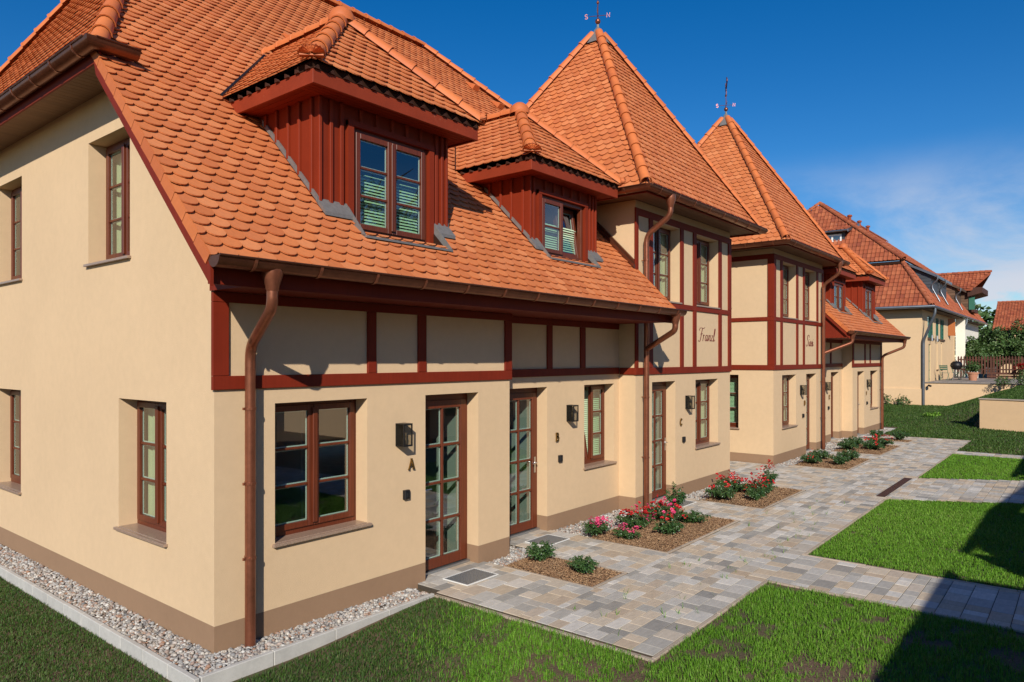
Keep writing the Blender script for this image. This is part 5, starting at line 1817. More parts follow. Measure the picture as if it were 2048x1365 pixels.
# ------------------------------------------------------------------ roses
def leaf_cloud(n, rx, ry, h, lw, ll, seed, low=0.02, shell=0.55, mat_='rose_leaf'):
    r_ = np.random.default_rng(seed)
    u = r_.normal(0, 1, (n, 3)); u /= np.linalg.norm(u, axis=1)[:, None]
    rad = r_.uniform(shell, 1.0, n) ** 0.6
    lump = 0.78 + 0.34 * np.sin(u[:, 0] * 5.1 + seed) * np.cos(u[:, 1] * 4.3 + seed * 2) + 0.12 * np.sin(u[:, 2] * 9)
    c = u * (rad * lump)[:, None]
    c[:, 0] *= rx; c[:, 1] *= ry; c[:, 2] = low + (c[:, 2] * 0.5 + 0.5) * h
    nrm = u * 0.7 + r_.normal(0, 0.55, (n, 3)); nrm[:, 2] = np.abs(nrm[:, 2]) * 0.8 + 0.25
    nrm /= np.linalg.norm(nrm, axis=1)[:, None]
    t1 = np.cross(nrm, r_.normal(0, 1, (n, 3))); t1 /= np.linalg.norm(t1, axis=1)[:, None]
    t2 = np.cross(nrm, t1)
    sc = r_.uniform(0.65, 1.25, n)[:, None]
    L = ll * sc; W = lw * sc
    P = np.stack([c - t1 * L * 0.5, c + t2 * W * 0.5 + nrm * W * 0.12, c + t1 * L * 0.5 - nrm * L * 0.15, c - t2 * W * 0.5 + nrm * W * 0.12], 1)
    F = np.stack([np.arange(n) * 4, np.arange(n) * 4 + 1, np.arange(n) * 4 + 2, np.arange(n) * 4 + 3], 1)
    F = np.concatenate([F[:, [0, 1, 2]], F[:, [0, 2, 3]]])
    tt = r_.uniform(0, 1, n)
    return P.reshape(-1, 3), F, np.concatenate([tt, tt])
def mesh_only(o):
    me = o.data
    bpy.data.objects.remove(o)
    return me
def spray_leaves(n_st, rx, ry, h, lw, ll, seed):
    """stems that fan out and carry rows of leaflets"""
    r_ = random.Random(seed)
    st = MB(); parts_v = []; tt = []
    P = []
    for k in range(n_st):
        a = r_.uniform(0, 6.283); rr = r_.uniform(0.15, 1) ** 0.6
        tip = Vector((math.cos(a) * rx * rr, math.sin(a) * ry * rr, h * r_.uniform(0.45, 1.0) * (1.05 - 0.45 * rr)))
        base = Vector((math.cos(a) * 0.03, math.sin(a) * 0.03, 0))
        mid = base.lerp(tip, 0.5) + Vector((0, 0, h * 0.16))
        pts = [base, base.lerp(mid, 0.6), mid, mid.lerp(tip, 0.55) + Vector((0, 0, 0.02)), tip]
        st.tube(pts, [0.006, 0.005, 0.004, 0.003, 0.002], 5)
        for q in range(int(9 + 7 * rr)):
            f = r_.uniform(0.22, 1.0)
            i = min(3, int(f * 4)); c = pts[i].lerp(pts[i + 1], f * 4 - i)
            for w_ in range(3):
                o = Vector((r_.gauss(0, 1), r_.gauss(0, 1), r_.gauss(0.15, 0.6))).normalized()
                P.append((c + o * ll * r_.uniform(0.4, 1.3), o, r_.uniform(0.65, 1.25)))
    mb = MB()
    for c, o, s_ in P:
        nrm = (Vector((0, 0, 1)) * 0.8 + o * 0.6 + Vector((r_.gauss(0, .35), r_.gauss(0, .35), 0))).normalized()
        t1 = o - nrm * o.dot(nrm)
        t1 = t1.normalized() if t1.length > 1e-4 else Vector((1, 0, 0))
        t2 = nrm.cross(t1)
        L, W = ll * s_, lw * s_
        tv = r_.random()
        a, b, d, e = c - t1 * L * .5, c + t2 * W * .5 - nrm * W * .15, c + t1 * L * .5 - nrm * L * .12, c - t2 * W * .5 - nrm * W * .15
        m1 = c + t1 * L * 0.05
        mb.face([a, m1, b], tv); mb.face([m1, d, b], tv); mb.face([a, e, m1], tv); mb.face([m1, e, d], tv)
    return st, mb
BUSH = []
for k, (ns, rx, ry, h) in enumerate(((34, 0.27, 0.22, 0.34), (42, 0.30, 0.26, 0.30), (44, 0.42, 0.26, 0.30), (24, 0.18, 0.18, 0.55), (54, 0.48, 0.28, 0.29))):
    st, lv = spray_leaves(ns, rx, ry, h, 0.026, 0.038, 40 + k)
    a = mesh_only(st.build('stems', 'stem', None, local=True)); b = mesh_only(lv.build('foliage', 'rose_leaf', None, local=True, recalc=False))
    BUSH.append((a, b, rx, ry, h))
def bloom_mesh(material, seed, n=5, spread=0.05, r=0.03):
    r_ = random.Random(seed)
    mb = MB()
    for k in range(n):
        c = Vector((r_.gauss(0, spread), r_.gauss(0, spread), r_.gauss(0, spread * 0.6)))
        R0 = r * r_.uniform(0.7, 1.2)
        for ringi, (m_, rr, tilt) in enumerate(((5, 1.0, 0.35), (5, 0.72, 0.75), (4, 0.4, 1.15))):
            for j in range(m_):
                a = 6.283 * j / m_ + ringi * 0.6 + r_.uniform(-.2, .2)
                d = Vector((math.cos(a), math.sin(a), 0)); s = Vector((-d.y, d.x, 0))
                up = Vector((0, 0, 1))
                e = (d * math.cos(tilt) + up * math.sin(tilt)) * R0 * rr
                w = R0 * 0.62 * rr
                t_ = r_.random()
                mb.face([c, c + e * 0.6 + s * w, c + e * 1.05 + s * w * 0.4 + up * R0 * 0.1, c + e * 1.05 - s * w * 0.4 + up * R0 * 0.1, c + e * 0.6 - s * w], t_)
    return mesh_only(mb.build('bloom', material, None, local=True, recalc=False))
BLOOM = {('red', i): bloom_mesh('petal_red', i, 5 + i % 3) for i in range(4)}
BLOOM.update({('pink', i): bloom_mesh('petal_pink', 10 + i, 6 + i % 3, 0.055) for i in range(4)})
def rose(x, y, kind, rot, sc, label, blooms, group='rose bushes in the mulched beds'):
    a, b, rx, ry, h = BUSH[kind]
    t = thing('rose_bush', (x, y, 0.01), label, 'rose bush', group)
    t.rotation_euler = (0, 0, rot); t.scale = (sc, sc, sc)
    for nm, me in (('stems', a), ('foliage', b)):
        o = bpy.data.objects.new(nm, me); COL.objects.link(o); o.parent = t; o.color = (random.random() * 0.3, 0, 0, 1)
    r_ = random.Random(int(x * 100 + y * 37))
    for col, n in blooms:
        for k in range(n):
            o = bpy.data.objects.new('bloom', BLOOM[(col, r_.randrange(4))]); COL.objects.link(o); o.parent = t
            an = r_.uniform(0, 6.28); q = r_.uniform(0.1, 0.95)
            o.location = (math.cos(an) * rx * q, math.sin(an) * ry * q, h * (1.08 - 0.42 * q) + r_.uniform(-0.03, 0.05))
            o.rotation_euler = (r_.gauss(0, .5), r_.gauss(0, .5), r_.uniform(0, 6)); s = r_.uniform(0.55, 1.0); o.scale = (s, s, s)
    return t
RO = [
    (4.30, -0.62, 0, 0.3, 0.95, 'leafy rose bush without flowers at the back of the smallest near bed', []),
    (4.22, -1.33, 1, 1.2, 0.82, 'leafy rose bush without flowers at the front of the smallest near bed', []),
    (5.98, -0.42, 2, 0.2, 0.85, 'rose bush with pink flowers against the pebbles, left end of the second bed', [('pink', 9)]),
    (6.05, -0.92, 1, 2.0, 0.72, 'low rose bush with a bright pink cluster at the front left of the second bed', [('pink', 8)]),
    (6.78, -0.66, 4, 0.1, 1.0, 'rose bush with red and pink flowers in the middle of the second bed', [('red', 12), ('pink', 4)]),
    (6.68, -1.30, 0, 2.6, 0.95, 'dark leafy rose bush at the front edge of the second bed', [('red', 3)]),
    (7.55, -0.72, 4, 0.5, 1.05, 'broad rose bush with scattered red and pink blooms at the right of the second bed', [('red', 9), ('pink', 6)]),
    (7.60, -1.22, 2, 1.9, 0.85, 'green rose bush at the front right of the second bed', [('red', 3)]),
    (8.15, -0.70, 3, 0.8, 1.15, 'tall upright rose shoot above the right end of the second bed', []),
    (9.95, -0.78, 4, 0.3, 1.05, 'dark leafy rose bush at the left of the third bed', [('red', 2)]),
    (10.75, -0.68, 4, 1.0, 1.10, 'rose bush crowded with red flowers at the back of the third bed', [('red', 18)]),
    (10.20, -1.38, 0, 0.3, 0.95, 'small rose bush with a few red flowers at the front of the third bed', [('red', 5)]),
    (10.95, -1.18, 4, 0.0, 1.05, 'rose bush with red flowers in the middle of the third bed', [('red', 12)]),
    (11.65, -1.12, 3, 0.0, 0.98, 'upright rose bush with red flowers at the right end of the third bed', [('red', 8)]),
    (15.95, -0.72, 4, 0.4, 1.0, 'leafy rose bush with one red bloom at the back left of the fourth bed', [('red', 2)]),
    (16.95, -0.66, 4, 0.2, 1.0, 'leafy rose bush at the back right of the fourth bed', []),
    (16.15, -1.36, 2, 0.3, 1.0, 'leafy rose bush at the front left of the fourth bed', []),
    (17.35, -1.30, 4, 0.1, 1.05, 'bushy rose at the front right of the fourth bed', []),
    (19.6, -0.72, 4, 0.3, 1.1, 'leafy rose bush at the back left of the fifth bed', []),
    (20.8, -0.62, 4, 0.1, 1.1, 'leafy rose bush at the back right of the fifth bed', []),
    (20.0, -1.32, 4, 0.5, 1.1, 'rose bush with red blooms at the front left of the fifth bed', [('red', 4)]),
    (21.15, -1.28, 4, 0.9, 1.1, 'rose bush with red blooms at the front right of the fifth bed', [('red', 5)]),
    (23.25, -0.75, 0, 0.3, 1.2, 'small rose bush at the back of the last bed', []),
    (23.35, -1.40, 2, 0.4, 1.2, 'low rose bush at the front of the last bed', []),
]
for r_ in RO:
    rose(*r_)

# ------------------------------------------------------------------ the old farmhouse in the distance
def pan_mesh():
    mb = MB()
    w, l = 0.245, 0.40
    prof = [(-0.5, 0.0), (-0.36, 0.034), (-0.22, 0.040), (-0.08, 0.012), (0.2, 0.002), (0.5, 0.002)]
    for a, b in zip(prof[:-1], prof[1:]):
        mb.face([(a[0] * w, 0, a[1] + 0.028), (b[0] * w, 0, b[1] + 0.028), (b[0] * w, l, b[1]), (a[0] * w, l, a[1])])
        mb.face([(a[0] * w, 0, a[1] + 0.006), (b[0] * w, 0, b[1] + 0.006), (b[0] * w, 0, b[1] + 0.028), (a[0] * w, 0, a[1] + 0.028)])
    me = bpy.data.meshes.new('roof_tile'); me.from_pydata(mb.v, [], mb.f)
    me.attributes.new('tint', 'FLOAT', 'FACE'); me.materials.append(MATS['tile_old'])
    return me, mb
PAN_ME, PAN_MB = pan_mesh()
def pan_face(O, A, Sd, poly, parent, store, ex=0.335, w=0.232):
    O = Vector(O); A = Vector(A).normalized(); Sd = Vector(Sd).normalized(); N = A.cross(Sd)
    if N.z < 0:
        A = -A; N = -N
        poly = [(-a, s) for a, s in poly]
    hp = edges_of(poly)
    amin = min(p[0] for p in poly); amax = max(p[0] for p in poly); smin = min(p[1] for p in poly); smax = max(p[1] for p in poly)
    r = 0
    while smin + r * ex < smax:
        s0 = smin + r * ex
        k = 0
        while amin + k * w < amax:
            a = amin + (k + 0.5) * w; k += 1
            if all((a - x) * nx + (s0 + ex * 0.5 - y) * ny >= -0.02 for x, y, nx, ny in hp):
                o_ = O + A * a + Sd * s0 + N * (0.012 + random.gauss(0, 0.004))
                m = Matrix(((A.x, Sd.x, N.x, o_.x), (A.y, Sd.y, N.y, o_.y), (A.z, Sd.z, N.z, o_.z), (0, 0, 0, 1)))
                store.append((seen_size(o_ + Sd * 0.15, N, 0.08), m, parent))
        r += 1
def finish_pans(store, roof, nmax=300):
    store.sort(key=lambda d: -d[0])
    mb = MB()
    base = [Vector(v) for v in PAN_MB.v]
    for i, (s, m, par) in enumerate(store):
        if i < nmax and s > 0:
            place('roof_tile', PAN_ME, m, par)
        else:
            b = len(mb.v); t_ = random.random()
            mb.v.extend([tuple(m @ v) for v in base]); mb.f.extend([tuple(b + x for x in f) for f in PAN_MB.f]); mb.t.extend([t_] * len(PAN_MB.f))
    tag(mb.build('roof_tiles', 'tile_old', roof, recalc=False), kind='stuff')

FH = thing('farmhouse', (50, 5, 0), 'old farmhouse with a hipped reddish tile roof, slate dormers and grey gutters in the distance', 'farmhouse')
gx0, fy, gy1 = 41.0, 0.76, 14.2
wall2(FH, 'wall', mXneg(gx0), rect(fy, gy1, 1.10, 5.62), [], 0.2, 'stucco_far')
q = MB(); q.box(gx0 - 0.06, gx0 + 0.1, fy - 0.02, gy1, -0.4, 1.10); q.build('wall', 'stucco_far', FH)
fops = [(43.1, 43.85, 1.4, 3.6), (45.75, 46.25, 2.1, 3.72), (47.4, 47.9, 2.1, 3.72), (42.75, 44.6, 3.95, 5.2), (45.5, 46.6, 3.95, 5.2), (47.1, 48.6, 3.95, 5.2)]
wall2(FH, 'wall', mF(fy), rect(gx0, 53.2, -0.3, 5.62), fops, 0.25, 'stucco_far')
for (a, b, c, e) in fops[3:]:
    for (p, r_) in ((a, (a + b) / 2 - 0.02), ((a + b) / 2 + 0.02, b)):
        q = MB(); ring(q, mF(fy), p, r_, c, e, 0.07, 0.02, 0.06)
        o = q.build('shutter', 'green_paint', FH)
        q = MB()
        for k in range(13):
            z = c + 0.09 + k * (e - c - 0.18) / 13
            q.hexa([(p + 0.06, fy + 0.025, z), (r_ - 0.06, fy + 0.025, z), (r_ - 0.06, fy + 0.06, z + 0.05), (p + 0.06, fy + 0.06, z + 0.05), (p + 0.06, fy + 0.025, z + 0.012), (r_ - 0.06, fy + 0.025, z + 0.012), (r_ - 0.06, fy + 0.06, z + 0.062), (p + 0.06, fy + 0.06, z + 0.062)])
        q.build('slats', 'green_paint', o)
    q = MB(); q.box(a - 0.05, b + 0.05, fy - 0.06, fy, c - 0.12, c); q.build('sill', 'barn_wood', FH)
q = MB(); q.box(43.1, 43.85, fy + 0.08, fy + 0.14, 1.4, 3.6)
for k in range(4):
    q.box(43.12, 43.83, fy + 0.06, fy + 0.08, 1.55 + k * 0.52, 1.60 + k * 0.52)
q.build('door', 'green_paint', FH)
for a, b in ((45.75, 46.25), (47.4, 47.9)):
    q = MB(); ring(q, mF(fy), a, b, 2.1, 3.72, 0.06, 0.1, 0.16); o = q.build('window', 'green_paint', FH)
    q = MB(); q.box(a + 0.05, b - 0.05, fy + 0.12, fy + 0.13, 2.15, 3.67); q.build('pane', 'glass', o)
    q = MB(); q.box(a - 0.05, b + 0.05, fy - 0.05, fy, 2.04, 2.1); q.build('sill', 'barn_wood', o)
q = MB(); q.hexa([(50.2, fy - 0.02, 4.25), (50.75, fy - 0.34, 4.25), (50.78, fy - 0.32, 4.25), (50.23, fy + 0.0, 4.25), (50.2, fy - 0.02, 5.35), (50.75, fy - 0.34, 5.35), (50.78, fy - 0.32, 5.35), (50.23, fy, 5.35)]); q.build('loft_shutter', 'orange_wood', FH)
for x in (43.4, 45.2):
    q = MB(); q.lathe([(0.06, 0), (0.06, 0.32), (0.02, 0.36)], (x, fy - 0.12, 3.78), 10); q.box(x - 0.02, x + 0.02, fy - 0.1, fy, 3.9, 3.95); q.build('lamp', 'galv', FH)
# white part beyond
wall2(FH, 'wall', mF(fy - 0.05), rect(53.2, 66, -0.3, 5.55), [(57.6, 58.9, 1.4, 4.0)], 0.2, 'stucco_white')
q = MB(); q.box(57.6, 58.9, fy + 0.05, fy + 0.1, 1.4, 4.0); q.build('door', 'green_paint', FH)
q = MB(); q.box(53.22, 53.3, fy - 0.6, fy - 0.05, 1.3, 5.5); q.build('wall', 'stucco_white', FH)
q = MB(); q.tube([(55.6, fy - 0.06, 3.6), (55.6, fy - 0.5, 3.7), (55.6, fy - 0.5, 3.5)], 0.03, 6); q.lathe([(0.10, 0), (0.16, 0.28), (0.05, 0.42)], (55.6, fy - 0.5, 3.0), 8); q.build('lamp', 'dark_metal', FH)
# roofs: lower steep part, upper part that overhangs it, hipped towards the viewer
ex, ey_, ez_ = 40.40, 0.20, 5.60
bx, by, bz = 43.0, 2.10, 8.38
ux, uy, uz = 42.72, 1.96, 8.50
ax_, ay_, az_ = 46.0, 7.5, 13.0
far = 66.0
rm_ = MB()
def both(pts, dz=-0.05):
    rm_.face([(p[0], p[1], p[2] + dz) for p in pts])
both([(ex, ey_, ez_), (ex, 2 * ay_ - ey_, ez_), (bx, 2 * ay_ - by, bz), (bx, by, bz)])
both([(ex, ey_, ez_), (far, ey_, ez_), (far, by, bz), (bx, by, bz)])
both([(ux, uy, uz), (ux, 2 * ay_ - uy, uz), (ax_, ay_, az_)])
both([(ux, uy, uz), (far, uy, uz), (far, ay_, az_), (ax_, ay_, az_)])
both([(ax_, ay_, az_), (far, ay_, az_), (far, 15, 5.5), (ex, 15, 5.5), (ux, 2 * ay_ - uy, uz)])
rm_.box(ux + 0.05, ux + 0.5, uy + 0.2, 2 * ay_ - uy, uz - 0.22, uz - 0.06)
rm_.box(ux + 0.3, far, uy + 0.02, uy + 0.3, uz - 0.22, uz - 0.06)
froof = rm_.build('roof', 'roof_deck', FH)
ps = []
S1 = Vector((bx - ex, 0, bz - ez_)); L1 = S1.length
pan_face((ex, 0, ez_), (0, 1, 0), S1, [(ey_, 0), (9.5, 0), (9.5, L1), (by, L1)], froof, ps)
S2 = Vector((ax_ - ux, 0, az_ - uz)); L2 = S2.length
pan_face((ux, 0, uz), (0, 1, 0), S2, [(uy, 0), (2 * ay_ - uy, 0), (ay_, L2)], froof, ps)
S3 = Vector((0, by - ey_, bz - ez_)); L3 = S3.length
pan_face((0, ey_, ez_), (1, 0, 0), S3, [(ex, 0), (far, 0), (far, L3), (bx, L3)], froof, ps, 0.335, 0.232)
S4 = Vector((0, ay_ - uy, az_ - uz)); L4 = S4.length
pan_face((0, uy, uz), (1, 0, 0), S4, [(ux, 0), (far, 0), (far, L4), (ax_, L4)], froof, ps)
finish_pans(ps, froof)
big_r = ridge_mesh(0.40, 0.15, 0.125)
big_r.materials.clear(); big_r.materials.append(MATS['tile_old'])
ridge_line((ex, ey_, ez_ + 0.03), (bx, by, bz + 0.05), froof, step=0.36, me=big_r)
ridge_line((ux, uy, uz + 0.03), (ax_, ay_, az_ + 0.05), froof, step=0.36, me=big_r)
ridge_line((ux, 2 * ay_ - uy, uz + 0.03), (ax_, ay_, az_ + 0.05), froof, step=0.36, me=big_r)
ridge_line((ax_, ay_, az_ + 0.03), (far, ay_, az_ + 0.03), froof, step=0.36, me=big_r)
for (x, y) in ((49, 6.4), (52.5, 6.6), (55.5, 6.7)):
    q = MB(); zz = uz + (y - uy) * (az_ - uz) / (ay_ - uy); q.lathe([(0.10, 0), (0.10, 0.5), (0.16, 0.5), (0.16, 0.6), (0, 0.66)], (x, y, zz - 0.1), 10); q.build('vent_pipe', 'tile_old', froof)
def zgutter(pts, r=0.085):
    mb = MB(); mb.tube(pts, r, 8); return mb.build('gutter', 'zinc', FH, smooth=True)
zgutter([(ex - 0.09, 12, ez_ - 0.03), (ex - 0.09, ey_ - 0.09, ez_ - 0.03), (far, ey_ - 0.09, ez_ - 0.03)])
q = MB(); q.box(ex + 0.05, gx0, ey_ + 0.05, gy1, 5.46, 5.50); q.box(gx0, far, ey_ + 0.05, fy, 5.46, 5.50); q.build('soffit', 'barn_wood', FH)
def zpipe(pts, r=0.055):
    mb = MB(); mb.tube(bez(pts, 5, 0.2), r, 10); return mb.build('downpipe', 'zinc', FH, smooth=True)
zpipe([(ex + 0.35, ey_ - 0.10, 5.5), (ex + 0.35, ey_ - 0.10, 5.2), (40.93, 0.68, 3.75), (40.93, 0.68, 0.0)], 0.07)
zpipe([(53.5, ey_ - 0.10, 5.5), (53.5, ey_ - 0.1, 5.2), (53.35, 0.45, 4.4), (53.35, 0.45, 1.4)], 0.07)
# slate dormer on the hip with the white window
hd = MB()
hx = 43.9
zt0 = 10.70
hd.face([(hx, 5.45, 9.5), (hx, 7.3, 9.5), (hx, 7.3, zt0), (hx, 5.45, zt0)])
hd.face([(hx, 5.45, 9.5), (hx, 5.45, zt0), (46.0, 5.45, zt0 + 0.8), (45.2, 5.45, 9.5)])
o = hd.build('dormer', 'slate', FH)
q = MB(); ring(q, mXneg(hx), 5.62, 6.72, 9.72, 10.55, 0.09, -0.04, 0.02); q.box(hx - 0.05, hx + 0.02, 6.12, 6.22, 9.80, 10.47); q.box(hx - 0.03, hx, 5.7, 6.64, 10.10, 10.14)
w_ = q.build('window', 'white_frame', FH)
for a, b in ((5.71, 6.12), (6.22, 6.63)):
    q = MB(); q.box(hx - 0.015, hx - 0.008, a, b, 9.81, 10.46); q.build('pane', 'glass', w_)
q = MB()
q.hexa([(hx - 0.35, 5.2, zt0 - 0.02), (hx - 0.35, 7.5, zt0 - 0.02), (46.3, 7.5, zt0 + 0.72), (46.3, 5.2, zt0 + 0.72), (hx - 0.35, 5.2, zt0 + 0.05), (hx - 0.35, 7.5, zt0 + 0.05), (46.3, 7.5, zt0 + 0.80), (46.3, 5.2, zt0 + 0.80)])
dr = q.build('dormer_roof', 'tile_old', FH)
ps = []
pan_face((hx - 0.35, 0, zt0 + 0.05), (0, 1, 0), (2.75, 0, 0.75), [(5.2, 0), (7.5, 0), (7.5, 2.6), (5.2, 2.6)], dr, ps)
finish_pans(ps, dr, 0)
q = MB(); q.tube([(hx - 0.4, 5.2, zt0), (hx - 0.4, 7.5, zt0)], 0.06, 8); q.build('gutter', 'zinc', FH)
q = MB(); q.hexa([(hx - 0.36, 5.14, zt0 - 0.1), (46.3, 5.14, zt0 + 0.64), (46.3, 5.2, zt0 + 0.64), (hx - 0.36, 5.2, zt0 - 0.1), (hx - 0.36, 5.14, zt0 + 0.08), (46.3, 5.14, zt0 + 0.83), (46.3, 5.2, zt0 + 0.83), (hx - 0.36, 5.2, zt0 + 0.08)]); q.build('flashing', 'zinc', FH)
# pent dormers on the long front slope
for (x0, x1, m_) in ((44.5, 46.9, 'slate'), (47.6, 50.2, 'slate'), (54.0, 57.0, 'barn_wood')):
    yf = 0.85
    q = MB()
    zl = lambda y: ez_ + (y - ey_) * (bz - ez_) / (by - ey_)
    ztp = 7.62
    yb = 2.3
    q.face([(x0, yf, zl(yf)), (x0, yf, ztp), (x0, yb, 8.45)]); q.face([(x1, yf, zl(yf)), (x1, yf, ztp), (x1, yb, 8.45)])
    q.face([(x0, yf, zl(yf)), (x1, yf, zl(yf)), (x1, yf, ztp), (x0, yf, ztp)])
    o = q.build('dormer', m_, FH)
    q = MB()
    ny = 9
    for k in range(ny):                       # courses of slates / boards on the visible cheek
        z0 = zl(yf) + k * (8.3 - zl(yf)) / ny; z1 = zl(yf) + (k + 1) * (8.3 - zl(yf)) / ny
        ya, yb2 = yf, None
        y_lo = ey_ + (z0 - ez_) * (by - ey_) / (bz - ez_)
        y_hi = yf if z1 < ztp else yf + (z1 - ztp) * (yb - yf) / (8.45 - ztp)
        y_max = min(yb, ey_ + (z1 - ez_) * (by - ey_) / (bz - ez_) + 0.05)
        if y_max - y_hi > 0.05:
            q.hexa([(x0 - 0.03, y_hi, z0), (x0, y_hi, z0), (x0, y_max, z0), (x0 - 0.03, y_max, z0), (x0 - 0.006, y_hi, z1 + 0.02), (x0, y_hi, z1 + 0.02), (x0, y_max, z1 + 0.02), (x0 - 0.006, y_max, z1 + 0.02)], random.random())
    q.build('cladding', m_, o)
    q = MB()
    q.hexa([(x0 - 0.22, yf - 0.3, ztp - 0.10), (x1 + 0.2, yf - 0.3, ztp - 0.10), (x1 + 0.2, yb + 0.1, 8.50), (x0 - 0.22, yb + 0.1, 8.50), (x0 - 0.22, yf - 0.3, ztp + 0.06), (x1 + 0.2, yf - 0.3, ztp + 0.06), (x1 + 0.2, yb + 0.1, 8.64), (x0 - 0.22, yb + 0.1, 8.64)])
    q.build('dormer_roof', 'zinc' if m_ == 'slate' else 'barn_wood', FH)
    zpipe([(x0 - 0.12, yf - 0.35, ztp), (x0 - 0.12, yf - 0.35, ztp - 0.25), (x0 - 0.06, yf - 0.06, ztp - 0.5), (x0 - 0.06, yf - 0.06, zl(yf) + 0.35), (x0 - 0.06, yf - 0.45, zl(yf - 0.4) + 0.12)], 0.045)
# timber gable dormer with a wide overhang
gd = MB()
X0, X1, YF = 58.2, 61.4, 0.55
xm = (X0 + X1) / 2
gd.box(X0, X1, YF, 3.0, 6.0, 7.95)
gd.prism([(X0, 7.95), (X1, 7.95), (xm, 9.0)], lambda u, d, z: (u, YF + d, z), 0, 0.1)
for k in range(9):
    z = 6.2 + k * 0.2
    gd.hexa([(X0 - 0.03, YF, z), (X0, YF, z), (X0, 3.0, z), (X0 - 0.03, 3.0, z), (X0 - 0.006, YF, z + 0.21), (X0, YF, z + 0.21), (X0, 3.0, z + 0.21), (X0 - 0.006, 3.0, z + 0.21)], random.random())
o = gd.build('dormer', 'barn_wood', FH)
rr = MB()
for sgn, xe in ((-1, X0 - 0.45), (1, X1 + 0.45)):
    rr.hexa([(xe, YF - 0.25, 7.72), (xm, YF - 1.25, 9.05), (xm, 4.0, 9.05), (xe, 4.0, 7.72), (xe, YF - 0.25, 7.84), (xm, YF - 1.25, 9.17), (xm, 4.0, 9.17), (xe, 4.0, 7.84)])
dr = rr.build('dormer_roof', 'tile_old', FH)
ps = []
Sg = Vector((xm - (X0 - 0.45), 0, 1.33)); Lg = Sg.length
pan_face((X0 - 0.45, 0, 7.85), (0, 1, 0), Sg, [(YF - 0.2, 0), (3.4, 0), (3.4, Lg), (YF - 1.2, Lg)], dr, ps)
finish_pans(ps, dr, 0)
ridge_line((xm, 3.5, 9.2), (xm, YF - 1.25, 9.2), dr, step=0.36, me=big_r)
q = MB()
q.hexa([(X0 - 0.3, YF - 0.9, 7.55), (X1 + 0.3, YF - 0.9, 7.55), (X1 + 0.3, YF, 7.3), (X0 - 0.3, YF, 7.3), (X0 - 0.3, YF - 0.9, 7.95), (X1 + 0.3, YF - 0.9, 7.95), (X1 + 0.3, YF, 7.95), (X0 - 0.3, YF, 7.95)]); q.build('overhang', 'brown_wood', FH)
q = MB(); q.box(X0 - 0.02, X0 + 0.0, YF - 0.42, YF - 0.05, 6.35, 7.3); q.build('shutter', 'green_paint', FH)
q = MB(); q.box(X0 + 0.3, X1 - 0.3, YF - 0.32, YF - 0.02, 6.2, 6.45); fb = q.build('flower_box', 'brown_wood', FH)
v_, f_, t_ = leaf_cloud(160, 1.3, 0.3, 0.6, 0.10, 0.14, 5)
v_[:, 0] += xm; v_[:, 1] += YF - 0.2; v_[:, 2] += 6.35
o = np_mesh('flowers', v_, f_, t_, 'leaf'); o.parent = fb; o.location = -world_of(FH) if False else (0, 0, 0)
o.matrix_local = Matrix.Translation(-Vector(FH.location))

# ------------------------------------------------------------------ garden before the farmhouse
GW = thing('garden_wall', (41, -1, 0), 'cream wall that carries the farmhouse terrace, grass climbing along its foot', 'wall')
q = MB(); q.box(41.0, 41.25, -3.6, 0.66, -0.4, 1.43); q.build('wall', 'stucco_far', GW)
q = MB(); q.box(40.95, 41.3, -3.62, 0.66, 1.432, 1.47); q.build('coping', 'deck_wood', GW)
q = MB(); q.tube([(40.99, 0.45, 1.30), (40.8, 0.40, 1.30)], 0.03, 6); q.tube([(40.86, 0.42, 1.30), (40.72, 0.30, 1.27)], 0.055, 8); q.build('spotlight', 'black', GW)
TD = thing('terrace', (46, -1.5, 1.4), 'grey timber deck of the farmhouse terrace', 'terrace')
for k in range(20):
    y = 0.6 - k * 0.22
    q = MB(); q.box(42.3, 52.0, y - 0.21, y, 1.44, 1.475, random.random()); q.build('plank', 'deck_wood', TD)
q = MB(); q.box(41.3, 52.0, -3.8, 0.7, 1.0, 1.425); q.build('base', 'gravel', TD)
RW = thing('retaining_wall', (WX[0][0], WX[0][1], 0), 'low cream retaining wall with a stone cap at the right edge', 'wall')
d = Vector((WX[2][0] - WX[0][0], WX[2][1] - WX[0][1], 0)).normalized(); s = Vector((-d.y, d.x, 0))
if behind_wall(*(Vector((WX[0][0], WX[0][1], 0)) + s)[:2]) < 0:
    s = -s
def slab(a, b, z0, z1, o0, o1):
    q = MB(); q.hexa([a + s * o0 + Vector((0, 0, z0)), b + s * o0 + Vector((0, 0, z0)), b + s * o1 + Vector((0, 0, z0)), a + s * o1 + Vector((0, 0, z0)), a + s * o0 + Vector((0, 0, z1)), b + s * o0 + Vector((0, 0, z1)), b + s * o1 + Vector((0, 0, z1)), a + s * o1 + Vector((0, 0, z1))], random.random()); return q
A0 = Vector((WX[0][0], WX[0][1], 0)); B0 = Vector((WX[2][0], WX[2][1], 0))
slab(A0, B0, -0.3, 1.16, 0.0, 0.25).build('wall', 'stucco_far', RW)
for k in range(6):
    a = A0.lerp(B0, k / 6) - d * (0.03 if k == 0 else -0.003); b = A0.lerp(B0, (k + 1) / 6) - d * 0.003
    slab(a, b, 1.162, 1.21, -0.035, 0.29).build('cap_stone', 'paving_edge', RW, bevel=0.008)
